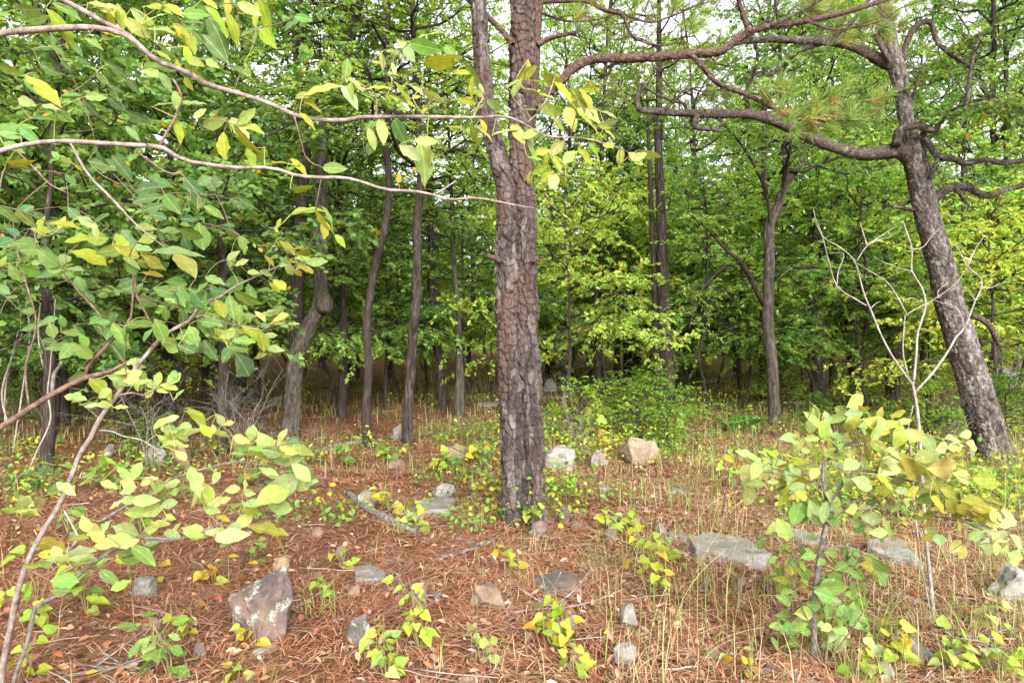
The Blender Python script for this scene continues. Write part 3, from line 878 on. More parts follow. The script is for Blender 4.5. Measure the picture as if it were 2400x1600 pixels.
count = 0
for k in range(2500):
    y = 14.0 + 22.0 * rb.random() ** 0.9
    x = rb.uniform(-1, 1) * (0.80 * y + 3)
    u = x / y
    if not free(x, y, 2.6 if u < -0.2 else 3.3):
        continue
    if count >= 54:
        break
    taken.append((x, y)); count += 1
    if rb.random() < (0.30 if u > 0.2 else 0.10) and y > 20:
        put(PROTO_PINE, x, y, rb.uniform(0, 6.28), rb.uniform(0.9, 1.35), "tall pine with light tufted needles")
        continue
    if u < -0.25:
        w = [0.3, 0.2, 0.05, 0.05, 0.4]
    elif u > 0.1:
        w = [0.17, 0.18, 0.27, 0.36, 0.02]
    else:
        w = [0.25, 0.25, 0.2, 0.2, 0.1]
    i = int(rb.choice(5, p=w))
    put(PROTO[i], x, y, rb.uniform(0, 6.28), rb.uniform(0.95, 1.5) if y > 17 else rb.uniform(.85, 1.15), LOOK[i])
cu = 0
for k in range(3000):
    y = 9.5 + 32.0 * rb.random() ** 0.9
    x = rb.uniform(-1, 1) * (0.78 * y + 2)
    if not free(x, y, 1.5):
        continue
    if y < 15 and -0.36 < x / y < 0.6:
        continue
    if x > 0 and y < 30 and rb.random() < .45:
        continue
    if cu >= 92:
        break
    taken.append((x, y)); cu += 1
    i = int(rb.random() < (0.6 if x > 0 else 0.2))
    put(PROTO_U[i], x, y, rb.uniform(0, 6.28), rb.uniform(0.85, 1.3), ["low green understory tree", "low yellow-green understory tree"][i])

# airy bright trees that close the sky over the right half
for k in range(400):
    y = rb.uniform(15, 25); u = rb.uniform(0.03, 0.74)
    x = u * y
    if not free(x, y, 1.7):
        continue
    if count >= 60:
        break
    taken.append((x, y)); count += 1
    i = int(rb.choice([2, 2, 3, 1]))
    put(PROTO[i], x, y, rb.uniform(0, 6.28), (1.35, 1.35, rb.uniform(1.5, 1.8)), "airy bright " + LOOK[i].replace("airy ", ""))

for k, (px, y) in enumerate(((150, 12.5), (400, 13.5), (570, 16.0), (260, 18.0), (-40, 10.5))):
    put(PROTO[[1, 0, 1, 0, 0][k]], (px - 1200) / F * y, y, 1.7 * k, (1.05, 1.05, 1.5), ["tall green canopy tree", "spreading green canopy tree", "high-crowned green tree", "broad high-crowned green tree", "leafy tall green tree"][k])
for k, (px, y) in enumerate(((1400, 17.5), (1335, 22.0), (1500, 24.0), (1640, 19.5), (2330, 17.0), (1950, 21.0))):
    put(PROTO[[2, 1, 3, 2, 2, 1][k]], (px - 1200) / F * y, y, 1.1 * k, (1.2, 1.2, 1.65), ["airy bright small-leaved tree", "tall bright narrow-crowned tree", "bright yellow-green tree", "fine-leaved bright tree", "light fine-leaved tree", "tall bright green tree"][k])

# small leafy trees along the edge of the clearing
for k, (px, y, i, sc) in enumerate(((1335, 12.5, 1, 1.25), (1425, 16.5, 1, 1.4), (1510, 17.5, 1, 1.4), (1655, 14.6, 0, 1.2), (1735, 17.5, 1, 1.4), (1905, 15.2, 0, 1.3), (2030, 14.0, 1, 1.4), (2260, 13.0, 0, 1.3), (2380, 15.0, 1, 1.4),
                                    (780, 14.5, 0, 1.3), (930, 16.5, 1, 1.3), (1085, 15.0, 0, 1.3), (560, 12.5, 0, 1.2), (1150, 18.0, 1, 1.4))):
    x = (px - 1200) / F * y
    put(PROTO_U[i], x, y, 2.1 * k, (sc, sc, sc * 1.1), ["leafy green small tree at the clearing's edge", "leafy yellow-green small tree at the clearing's edge"][i])
    taken.append((x, y))

# shrubs between the trunks
PROTO_S = proto_tree("shrub", 'shrub', 0.12, 0.012, M_TRUNK, "low green shrub", "shrubs between the trunks", 49)
PROTO_S["category"] = "shrub"
cs = 0
for k in range(3000):
    y = 8.3 + 20.0 * rb.random() ** 1.1
    x = rb.uniform(-1, 1) * 0.78 * y
    u = x / y
    if -0.47 < u < 0.0 and (y > 9.5 or rb.random() < .7) or (y < 9.5 and -.2 < u < .03) or not free(x, y, 0.7):
        continue
    if u > 0 and (y < 10.5 or u < .08):
        continue
    if cs >= 46:
        break
    taken.append((x, y)); cs += 1
    put(PROTO_S, x, y, rb.uniform(0, 6.28), rb.uniform(0.55, 1.15), "low green shrub deep among the trunks" if y > 16 else "low green shrub at the edge of the clearing")

# leafy trees whose low dark boughs close the view on the left
for j, (x, y, kind, hb, sc, lab) in enumerate([
        (-5.6, 8.2, 'near_leafy', 1.9, 1.25, "leafy dark green tree with low boughs at the left edge"),
        (-4.1, 9.6, 'near_leafy', 2.6, 1.3, "leafy dark tree arching over the shaded floor left of the kinked oak"),
        (-7.4, 11.0, 'dark_dense', 2.0, 1.1, "dense dark tree far into the shade behind the left boughs"),
        (-3.3, 13.2, 'dark_dense', 3.0, 1.0, "dense dark tree behind the kinked oak")]):
    base = np.array([x, y, float(gz(x, y))])
    t = thing("broadleaf_tree", base, lab, "tree")
    mb = MB(); P = smooth_poly(np.array([[0, 0, -.2, .085], [.05, 0, hb * .5, .07], [0, .05, hb, .06], [0, 0, hb + .3, .05]]), 12)
    mb.tube(P[:, :3], P[:, 3], 10, rough=.1)
    link("trunk", mb.mesh("trunk", M_TRUNK), t)
    crown_on(t, kind, (0, 0, hb), j * 1.7, sc)

# leafless brush
def brush_mesh(seed):
    rng = np.random.default_rng(seed)
    mb = MB()
    def grow(p, d, ln, r, lev):
        n = 7
        q = np.linspace(0, 1, n)[:, None]
        C = p + d * ln * q + np.cumsum(rng.normal(0, .05, (n, 3)), 0) * ln * .5 * q - np.array([0, 0, .12 * ln * (lev > 0)]) * q ** 2
        mb.tube(C, np.linspace(r, r * .45, n), 5 if lev == 0 else 3, cap=False, rough=.1)
        if lev < 3:
            for _ in range([5, 4, 3][lev]):
                i = int(rng.integers(2, n))
                grow(C[i], unit(d * .8 + rng.normal(0, .62, 3) + np.array([0, 0, .1])), ln * rng.uniform(.4, .7), r * .5, lev + 1)
    for k in range(3):
        grow(np.array([rng.normal(0, .05), rng.normal(0, .05), -.05]), unit(np.array([rng.normal(0, .35), rng.normal(0, .35), 1.0])), rng.uniform(.9, 1.5), .013, 0)
    return mb.mesh("branches", M_GREYSTICK)
BM = [brush_mesh(900 + k) for k in range(4)]
cb = 0
for k in range(500):
    y = rb.uniform(7.6, 17); u = rb.uniform(-.74, .7); x = u * y
    if -.3 < u < .06 and y < 12 or (u > 0 and rb.random() < .5) or not free(x, y, .6):
        continue
    if cb >= 9:
        break
    cb += 1; taken.append((x, y))
    g = np.array([x, y, float(gz(x, y))])
    t = thing("dead_brush", g, "bare grey twiggy brush near " + landmark(x, y), "brush", "leafless brush among the trunks")
    o = link("branches", BM[cb % 4], t); s_ = rb.uniform(.55, 1.0)
    o.rotation_euler = (0, 0, rb.uniform(0, 6.28)); o.scale = (s_, s_, s_ * rb.uniform(.7, 1.1))

# the far wood that reads as one mass
def far_wood():
    rng = np.random.default_rng(77)
    mb = MB()
    nclump = 1300
    a = rng.uniform(-0.78, 0.78, nclump); r = rng.uniform(44, 85, nclump)
    cx, cyy = np.sin(a) * r, np.cos(a) * r
    top = 5 + 8 * vnoise(np.stack([a * 9, r * 0.05, np.zeros_like(a)], 1))
    cz = gz(cx, cyy) + rng.random(nclump) ** 1.3 * top
    n = 90
    off = rng.normal(0, 1, (nclump, n, 3)) * np.array([1.7, 1.7, 0.9])
    P = (np.stack([cx, cyy, cz], 1)[:, None, :] + off).reshape(-1, 3)
    P[:, 2] = np.maximum(P[:, 2], gz(P[:, 0], P[:, 1]) + 0.1)
    m = len(P)
    Ls = rng.uniform(0.22, 0.42, m)
    base = np.where(rng.random((nclump, 1)) < 0.5, np.array([GREEN_B]), np.array([GREEN_Y]))
    cols = np.repeat(base, n, 0) * rng.uniform(0.7, 1.3, (m, 1))
    leaf_mass(mb, P, rng.normal(0, 1, (m, 3)), np.array([0, -0.3, 1.0]) + rng.normal(0, 0.6, (m, 3)), Ls, Ls * 0.6, cols)
    o = link("far_woodland", mb.mesh("far_woodland", M_FOL))
    tag(o, "bright green mass of the far woodland behind all the trunks", "woodland", kind="stuff")
far_wood()

# ------------------------------------------------------------------ the central forked pine
def px_tube(pts, d, depth_shift=0.0):
    """pts (x, y, w[, extra depth]) -> P, R"""
    P, R = [], []
    for p in pts:
        dd = d + (p[3] if len(p) > 3 else 0.0) + depth_shift
        P.append(at(p[0], p[1], dd)); R.append(p[2] / 2 / F * dd)
    return np.array(P), np.array(R)

def limb_obj(name, parent, base, pts, d, mat, n=None, ns=8, rough=0.15, seed=0.0, blunt=False):
    P, R = px_tube(pts, d)
    ln = np.linalg.norm(np.diff(P, axis=0), axis=1).sum()
    PR = smooth_poly(np.hstack([P, R[:, None]]), n or max(10, int(ln / 0.05)))
    mb = MB(); mb.tube(PR[:, :3] - base, PR[:, 3], ns, rough=rough, seed=seed)
    return link(name, mb.mesh(name, mat), parent), PR

def build_pine():
    rng = np.random.default_rng(1)
    d = ground_d(1229, 1225)
    base = at(1229, 1225, d); base[2] = float(gz(base[0], base[1]))
    t = thing("pine_tree", base, "large forked pine with plated grey bark in the middle of the clearing", "tree")
    stems = []
    L = [(1211, 1262, 66), (1211, 1225, 62), (1206, 1120, 58), (1203, 1000, 57), (1196, 850, 58), (1192, 720, 57), (1193, 610, 56), (1194, 520, 54), (1190, 440, 50), (1172, 380, 43), (1152, 310, 38), (1140, 250, 36), (1134, 180, 35), (1127, 100, 34), (1122, 20, 34), (1116, -80, 33), (1110, -260, 28), (1104, -480, 12)]
    Rr = [(1249, 1262, 60, .02), (1248, 1225, 57, .02), (1247, 1120, 54, .02), (1243, 1000, 55, .02), (1236, 850, 56, .02), (1230, 720, 56, .02), (1228, 610, 56, .02), (1226, 520, 56, .02), (1225, 430, 52, .02), (1220, 330, 51, .02), (1219, 230, 50, .02), (1222, 130, 53, .02), (1226, 40, 54, .02), (1228, -80, 52), (1232, -300, 42), (1240, -560, 14)]
    for pts, cw in ((L, 0), (Rr, 0)):
        sg = -1 if pts is L else 1
        pts = [(q[0] + sg * (3 if q[1] > 430 else 0), q[1], q[2] - (4 if q[1] > 430 else 0), *q[3:]) for q in pts]
        P, R = px_tube(pts, d)
        mb = MB()
        C = relief_tube(mb, P - base, R, 96, 900, (0.066, 0.45, 0.024, 0.20), (0.044, 0.070, 0.0145, 0.18), rng, 0.14)
        link("stem", mb.mesh("stem", M_PINE), t)
        stems.append(C)
    o, _ = limb_obj("stem", t, base, [(1246, 300, 18, .12), (1249, 240, 22, .12), (1251, 172, 26, .10), (1255, 90, 28, .08), (1258, 0, 29, .06), (1266, -160, 26, 0), (1290, -420, 18, 0)], d, M_PINELIMB, 60, 14, 0.25, 2)
    o["label"] = "dark reddish third stem tight behind the right stem"
    # loose plates of bark standing proud of the stems
    plates = []
    for k in range(6):
        n = 9
        a = np.linspace(0, 2 * math.pi, n, endpoint=False)
        r = 1 + rng.normal(0, 0.16, n)
        o2 = np.stack([np.cos(a) * r * 0.5, np.sin(a) * r * 0.5], 1)
        front = np.column_stack([o2[:, 0] * .86, o2[:, 1] * .86, 0.10 - 0.22 * o2[:, 0] ** 2 - 0.10 * o2[:, 1]])
        back = np.column_stack([o2[:, 0], o2[:, 1], -0.12 - 0.25 * o2[:, 0] ** 2])
        V = np.vstack([front, back, [[0, 0, 0.13]]])
        j = np.arange(n); j2 = (j + 1) % n
        mb = MB(); mb.add(V, np.stack([j, j + n, j2 + n, j2], 1), np.stack([j, j2, np.full(n, 2 * n)], 1), np.full(3, 0.35 + 0.06 * k))
        plates.append(mb.mesh("bark_plate", M_PINE, smooth=False))
    stem_objs = [c for c in t.children if c.name.startswith("stem")][:2]
    for si, (C, R, N, B, T) in enumerate(stems):
        for k in range(130):
            i = int(rng.integers(30, 520))
            a = rng.uniform(0, 2 * math.pi)
            dirn = math.cos(a) * N[i] + math.sin(a) * B[i]
            if dirn[1] > 0.25:            # the far side is not in view
                dirn = dirn * np.array([1, -1, 1])
            tz = unit(dirn + np.array([0, 0, rng.normal(0.06, 0.05)])); ty = unit(T[i] + rng.normal(0, 0.06, 3)); ty = unit(ty - tz * ty.dot(tz)); tx = np.cross(ty, tz)
            w, h = rng.uniform(0.028, 0.055), rng.uniform(0.05, 0.12)
            M = Matrix.Identity(4)
            th = rng.uniform(0.010, 0.018)
            for r_ in range(3):
                M[r_][0] = tx[r_] * w; M[r_][1] = ty[r_] * h; M[r_][2] = tz[r_] * th * 4
            pos = C[i] + dirn * (R[i] + 0.000)
            for r_ in range(3):
                M[r_][3] = pos[r_]
            o = bpy.data.objects.new("bark_plate", plates[int(rng.integers(0, 6))])
            COL.objects.link(o); o.parent = stem_objs[si]; o.matrix_basis = M
    # limbs, each a part of its own
    limbs = []
    def lm(pts, dd=0.0, seed=1, mat=M_PINELIMB, ns=9, rough=0.22):
        o, PR = limb_obj("limb", t, base, pts, d + dd, mat, None, ns, rough, seed)
        if seed in (3, 4, 5, 8, 9):
            P, R = px_tube(pts, d + dd)
            mb = MB(); relief_tube(mb, P - base, R, 26, max(40, int(len(PR) * 3.5)), (.03, .06, .006, .3), (.018, .022, .006, .3), rng, 0, 1.2)
            o.data = mb.mesh("limb", mat)
        limbs.append((o, PR)); return o, PR
    lm([(1238, 262, 20), (1262, 238, 20), (1285, 216, 20), (1318, 186, 21), (1351, 155, 21), (1406, 138, 20), (1489, 137, 20), (1600, 128, 20), (1683, 122, 19), (1714, 103, 18), (1755, 76, 17), (1807, 62, 15), (1889, 50, 13), (1979, 30, 11), (2075, 0, 9), (2150, -30, 7)], 0.0, 3)
    lm([(1755, 76, 12), (1745, 45, 12), (1733, 10, 11), (1724, -40, 9)], -0.02, 4)
    o_droop, PRd = lm([(1621, 130, 12), (1640, 150, 11), (1652, 162, 11), (1683, 196, 11), (1738, 217, 10), (1789, 241, 9), (1841, 265, 8), (1875, 282, 7), (1944, 284, 5), (2030, 272, 3)], -0.05, 5)
    lm([(1807, 62, 8), (1850, 40, 7), (1895, 18, 6), (1940, -10, 5)], -0.03, 6)
    lm([(1889, 50, 6), (1960, 70, 5), (2060, 50, 4), (2110, 20, 3)], -0.05, 7)
    lm([(1260, 105, 12), (1289, 90, 11), (1320, 82, 10), (1351, 77, 8)], 0.03, 8)
    lm([(1202, 104, 13, -.15), (1179, 76, 12, -.1), (1144, 41, 11, .05), (1100, 2, 10, .15), (1060, -40, 8, .2)], 0.0, 9)
    lm([(1262, 5, 12), (1330, 2, 10), (1378, 4, 10), (1416, 24, 10), (1458, 34, 9), (1471, 65, 8), (1489, 90, 7), (1544, 107, 5), (1590, 100, 3)], 0.25, 10)
    lm([(1458, 34, 6), (1523, 52, 5), (1580, 36, 4), (1640, 10, 3)], 0.25, 11)
    lm([(1265, 30, 6), (1330, 50, 5), (1400, 46, 4), (1450, 30, 3)], 0.4, 12)
    lm([(1143, 600, 12, -.05), (1163, 606, 14, -.1), (1175, 612, 16, -.1)][::-1], 0, 13)
    lm([(1250, 612, 12, -.1), (1262, 606, 7, -.12), (1273, 602, 5, -.14)], 0, 14)
    # thin dead twigs on the limbs
    mt = MB()
    for (o, PR) in limbs[:5] + limbs[7:10]:
        for k in range(16):
            i = int(rng.integers(3, len(PR)))
            p = PR[i, :3] - base
            dr = unit(np.array([rng.normal(0.3, 0.8), rng.normal(0, 0.5), rng.normal(0.25, 0.7)]))
            ln = rng.uniform(0.15, 0.6)
            q = np.linspace(0, 1, 6)[:, None]
            B = p + dr * ln * q + rng.normal(0, 0.25, 3) * ln * q ** 2
            mt.tube(B, np.linspace(0.0045, 0.0018, 6), 4, cap=False)
            for _ in range(2):
                b2 = B[int(rng.integers(1, 5))]
                d2 = unit(dr + rng.normal(0, 0.8, 3)) * ln * 0.5
                mt.tube(np.array([b2, b2 + d2 * .5 + rng.normal(0, .02, 3), b2 + d2]), [0.0025, 0.002, 0.0012], 3, cap=False)
    tag(link("dead_twigs", mt.mesh("dead_twigs", M_PINELIMB), t), kind="stuff")
    # needle tufts
    tm = []
    for k in range(5):
        mb = MB(); r2 = np.random.default_rng(300 + k)
        pine_tuft(mb, r2, np.zeros(3), np.array([1, 0, 0.0]), 85, 0.165, (0.18, 0.28, 0.06), 0.0036, 0.62)
        if k > 2:
            pine_tuft(mb, r2, np.array([-.03, 0, 0]), np.array([0.2, 0, -1.0]), 26, 0.12, (0.36, 0.20, 0.09), 0.0040, 0.4)
        tm.append(mb.mesh("needle_tuft", M_NEEDLE))
    def tuft(parent, px, py, dd, ang, sc):
        o = bpy.data.objects.new("needle_tuft", tm[int(rng.integers(0, 5))]); COL.objects.link(o); o.parent = parent
        o.location = tuple(at(px, py, d + dd) - base)
        o.rotation_euler = (rng.uniform(-.6, .6), -math.radians(ang), rng.uniform(-.7, .7)); o.scale = (sc,) * 3
    for (px, py, ang, sc) in [(1790, 210, 50, .9), (1820, 205, 30, 1), (1800, 230, 80, .9), (1850, 225, 60, 1), (1880, 262, 60, 1.1), (1850, 280, 40, 1.1), (1905, 275, 70, 1.1), (1930, 262, 40, 1), (1955, 225, 70, 1), (1985, 240, 20, 1), (1960, 270, -10, .9), (2000, 268, 60, 1), (2035, 268, 30, .9), (2052, 232, 60, .95), (2075, 226, 20, .9), (1870, 300, 10, 1), (1900, 305, -10, .9), (1940, 300, 0, .9), (1985, 282, 20, .9), (1858, 308, -80, .8), (1955, 238, -60, .8), (2064, 262, -70, .8), (1830, 255, 90, .9), (1985, 200, 80, .8), (1830, 190, 70, .8), (2020, 290, 0, .9), (1915, 240, 85, .9)]:
        tuft(o_droop, px, py, rng.uniform(-0.25, 0.05), ang + rng.normal(0, 12), sc)
    for k in range(58):
        px, py = [(rng.uniform(1330, 1650), rng.uniform(-30, 80)), (rng.uniform(1800, 2150), rng.uniform(-40, 60)), (rng.uniform(1880, 2120), rng.uniform(10, 100))][k % 3]
        tuft(limbs[[7, 0, 3][k % 3]][0], px, py, rng.uniform(-0.1, 0.6), rng.uniform(0, 100), rng.uniform(0.7, 1.0))
    # needles above the frame
    w, l = CROWN['pine']
    for nm, me in (("limbs", w), ("crown", l)):
        for q, (px, py) in enumerate(((1110, -420), (1240, -520))):
            o = link(nm, me, t, at(px, py, d) - base); o.rotation_euler = (0, 0, q * 1.3); o.scale = (.8, .8, .8)
build_pine()

# ------------------------------------------------------------------ the leaning oak
def build_oak():
    rng = np.random.default_rng(2)
    d = ground_d(2335, 1083)
    base = at(2335, 1083, d); base[2] = float(gz(base[0], base[1]))
    t = thing("oak_tree", base, "big leaning oak with blocky grey bark and a long left-reaching bough", "tree")
    pts = [(2346, 1110, 84), (2337, 1083, 74), (2313, 1000, 70), (2288, 915, 68), (2258, 815, 64), (2226, 712, 60), (2203, 610, 56), (2174, 510, 52), (2152, 410, 51), (2138, 345, 50), (2127, 300, 33), (2112, 205, 33), (2098, 150, 36), (2083, 95, 36), (2075, 40, 34), (2068, -60, 24), (2056, -180, 12)]
    P, R = px_tube(pts, d)
    mb = MB(); relief_tube(mb, P - base, R, 112, 780, (0.11, 0.30, 0.010, 0.14), (0.056, 0.072, 0.022, 0.24), rng, 0.25, 0.25)
    link("trunk", mb.mesh("trunk", M_OAK), t)
    def lm(pts, dd=0.0, seed=1, mat=M_OAKLIMB, ns=10, leaves=0, L=0.075, col=GREEN_A, blen=0.5, start=0.35):
        o, PR = limb_obj("limb", t, base, pts, d + dd, mat, None, ns, 0.22, seed)
        rt = np.random.default_rng(seed + 900)
        tw = MB()
        for k in range(int(4 + len(PR) * .22)):
            i = int(rt.integers(2, len(PR)))
            p = PR[i, :3] - base
            dr = unit(np.array([rt.normal(0, .8), rt.normal(-.1, .6), rt.normal(.25, .7)]))
            ln = rt.uniform(.12, .55)
            q = np.linspace(0, 1, 7)[:, None]
            Bc = p + dr * ln * q + np.cumsum(rt.normal(0, .06, (7, 3)), 0) * ln * q
            tw.tube(Bc, np.linspace(.007, .0025, 7), 4, cap=False, rough=.2)
            for _ in range(3):
                b2 = Bc[int(rt.integers(2, 7))]; d2 = unit(dr + rt.normal(0, .8, 3)) * ln * rt.uniform(.3, .6)
                tw.tube(np.array([b2, b2 + d2 * .5 + rt.normal(0, .02, 3), b2 + d2]), [.004, .003, .0015], 3, cap=False)
        tag(link("twigs", tw.mesh("twigs", M_OAKLIMB), o), kind="stuff")
        if leaves:
            mw, ml = MB(), MB()
            foliate(mw, ml, np.random.default_rng(seed + 500), PR[:, :3] - base, None, leaves, blen, L, col, 4, 12, True, start, 0.6, 0.04, 0.5)
            tag(link("twigs", mw.mesh("twigs", M_OAKLIMB), o), kind="stuff"); link("foliage", ml.mesh("foliage", M_FOL), o)
        return o
    lm([(2140, 372, 44), (2108, 352, 36), (2070, 358, 30), (2030, 362, 28), (1979, 352, 27), (1908, 327, 26), (1837, 291, 25), (1775, 270, 23), (1714, 267, 21), (1632, 266, 19), (1560, 263, 16), (1500, 258, 13)], 0, 21, M_OAKLIMB, 14)
    lm([(1500, 258, 15), (1492, 240, 13), (1496, 222, 12), (1510, 205, 9), (1520, 195, 6)], 0, 22)
    lm([(1512, 205, 7), (1540, 222, 7), (1575, 236, 7), (1610, 246, 6)], -.05, 23, M_OAKLIMB)
    lm([(1635, 270, 14), (1627, 290, 13), (1632, 300, 12), (1660, 303, 10), (1690, 307, 6)], -.06, 24)
    lm([(1560, 258, 6), (1590, 225, 5), (1612, 208, 4), (1650, 206, 3)], -.05, 25)
    lm([(1760, 266, 14), (1750, 240, 14), (1748, 222, 11), (1768, 165, 9), (1775, 120, 8), (1752, 70, 7)], .3, 26, leaves=6, col=GREEN_A)
    lm([(2100, 156, 30), (2079, 148, 27), (2048, 134, 25), (2013, 114, 23), (1962, 100, 21), (1920, 98, 18), (1841, 93, 17), (1762, 96, 12), (1700, 110, 7)], 0, 27, M_OAKLIMB, 12)
    lm([(1922, 100, 16), (1875, 117, 16), (1834, 148, 14), (1813, 172, 11), (1793, 179, 7), (1760, 200, 4)], .05, 28, leaves=5)
    lm([(1922, 98, 14), (1960, 80, 13), (1996, 52, 11), (2030, 10, 8), (2050, -30, 6)], .1, 29)
    lm([(2086, 146, 10), (2066, 110, 13), (2050, 84, 13), (2030, 82, 9), (2012, 88, 8)], -.12, 30, M_GREYTRUNK)
    lm([(2100, 340, 22, -.1), (2110, 305, 20, -.2), (2151, 294, 18, -.3), (2189, 306, 16, -.3), (2205, 285, 9, -.3), (2227, 262, 6, -.35)], 0, 31, leaves=5, start=.6)
    lm([(2160, 310, 13, -.2), (2172, 330, 14, -.2), (2185, 351, 14, -.2), (2199, 368, 14, -.2), (2237, 374, 14, -.2), (2261, 384, 14, -.2), (2306, 375, 13, -.2), (2358, 382, 12, -.2), (2420, 372, 10, -.2), (2520, 360, 7, -.3)], 0, 32, leaves=9, start=.3)
    lm([(2176, 476, 26), (2200, 456, 22), (2220, 444, 20), (2247, 436, 20), (2275, 442, 19), (2313, 458, 17), (2358, 444, 14), (2420, 430, 12), (2520, 400, 8)], -.05, 33, leaves=9, start=.4)
    lm([(2198, 368, 9, -.2), (2188, 395, 10, -.2), (2182, 420, 8, -.2)], 0, 34)
    lm([(2150, 492, 10), (2120, 488, 9), (2090, 484, 6)], 0, 35)
    lm([(2275, 738, 14), (2300, 748, 14), (2320, 764, 13), (2335, 790, 11), (2345, 814, 8)], -.15, 36, M_OAKLIMB)
    lm([(2320, 766, 9), (2332, 800, 8), (2332, 845, 7), (2337, 870, 5), (2330, 905, 3)], -.12, 37)
    lm([(2240, 440, 9), (2258, 465, 8), (2272, 484, 5)], -.1, 38)
    for k, (pts, nlv) in enumerate([
            ([(2110, 150, 16), (2140, 70, 14), (2180, 52, 13), (2195, 95, 11), (2230, 130, 9), (2300, 168, 7)], 6),
            ([(2127, 300, 10), (2134, 250, 9), (2150, 190, 7), (2165, 150, 4)], 5),
            ([(2260, 300, 10, -.6), (2270, 200, 9, -.6), (2292, 95, 8, -.6), (2350, 50, 5, -.6)], 4),
            ([(2227, 262, 8, -.3), (2290, 235, 7, -.6), (2350, 240, 6, -.9), (2420, 260, 5, -1.2)], 12)]):
        lm(pts, 0, 50 + k, leaves=nlv, L=0.085, col=(0.12, 0.19, 0.05), blen=.55, start=.3)
    # crown over the frame
    for q, (px, py, sc) in enumerate(((2060, -130, .62), (2330, 120, .5), (1930, -60, .5))):
        crown_on(t, 'oak_wide', at(px, py, d + .4) - base, q * 2.0, sc)
build_oak()

# ------------------------------------------------------------------ the bleached dead shrub
def build_dead_shrub():
    d = ground_d(2189, 1455)
    base = at(2189, 1455, d); base[2] = float(gz(base[0], base[1]))
    t = thing("dead_shrub", base, "bleached leafless shrub of pale bare stems in front of the leaning oak", "shrub")
    def c6(cx, cy): return 1600 + cx / 2.904, 530 + cy / 2.904
    def st(pts, w0, w1, seed, dd=0.0, name="branch"):
        w0, w1 = w0 * .62, w1 * .66
        q = [(*p, w0 + (w1 - w0) * k / (len(pts) - 1), dd * k / (len(pts) - 1)) for k, p in enumerate(pts)]
        o, PR = limb_obj(name, t, base, q, d, M_DEAD, None, 8, 0.14, seed)
        return PR
    st([(2190, 1475), (2189, 1453), (2178, 1335), (2168, 1239), (2160, 1100), (2154, 1002), (2147, 943), (2141, 909), (2137, 895)], 15, 10, 1, name="stem")
    st([(2184, 1470), (2178, 1420), (2160, 1330), (2150, 1250), (2143, 1180), (2136, 1060), (2128, 1010), (2140, 950)], 7, 4, 2, .05, name="stem")
    A = st([c6(1570, 1080), c6(1590, 870), c6(1600, 720), c6(1655, 540), c6(1620, 400), c6(1560, 310), c6(1560, 150), c6(1520, 30), c6(1500, -40)], 10, 3, 3, .2)
    B = st([c6(1560, 1080), c6(1530, 1030), c6(1430, 890), c6(1350, 740), c6(1280, 570), c6(1230, 450), c6(1190, 290), c6(1150, 210), c6(1050, 130), c6(970, 90), c6(915, 0), c6(890, -120)], 9, 2.5, 4, -.3)
    B2 = st([c6(1250, 540), c6(1150, 480), c6(1050, 410), c6(1000, 260), c6(960, 100), c6(920, -20)], 6, 2.5, 5, -.1)
    C = st([c6(1560, 1090), c6(1545, 1040), c6(1500, 870), c6(1510, 650), c6(1525, 600), c6(1650, 530), c6(1740, 480), c6(1880, 370), c6(1930, 280), c6(1965, 190)], 6, 2.5, 6, -.2)
    B3 = st([c6(1525, 600), c6(1450, 460), c6(1380, 370), c6(1280, 310), c6(1190, 255)], 5, 2.5, 7, .1)
    D = st([c6(1580, 1130), c6(1700, 1000), c6(1800, 860), c6(1870, 740), c6(1920, 690), c6(1990, 510), c6(2035, 420), c6(2030, 350), c6(1940, 280), c6(1890, 180), c6(1850, 110)], 9, 2.5, 8, .25)
    for k, pts in enumerate([[c6(1190, 230), c6(1250, 140), c6(1360, 60), c6(1460, 0)], [c6(1255, 130), c6(1230, 50), c6(1205, -30)], [c6(1255, 130), c6(1330, 95), c6(1415, 75)],
                             [c6(1560, 310), c6(1460, 280), c6(1360, 240), c6(1295, 205)], [c6(1560, 160), c6(1640, 140), c6(1700, 60), c6(1770, 0)], [c6(1740, 490), c6(1740, 440), c6(1810, 380)],
                             [c6(1940, 280), c6(1990, 160), c6(2060, 60)], [c6(1990, 500), c6(1950, 450), c6(1915, 420)], [c6(1500, 505), c6(1570, 490), c6(1650, 530)], [c6(1280, 560), c6(1310, 530), c6(1345, 512)],
                             [c6(1920, 690), c6(1870, 560), c6(1760, 520), c6(1700, 500)], [c6(2035, 420), c6(2090, 420), c6(2200, 380)], [c6(1050, 410), c6(1060, 300), c6(1100, 190), c6(1010, 185)]]):
        st(pts, 4, 1.6, 20 + k, .1, name="twig")
build_dead_shrub()

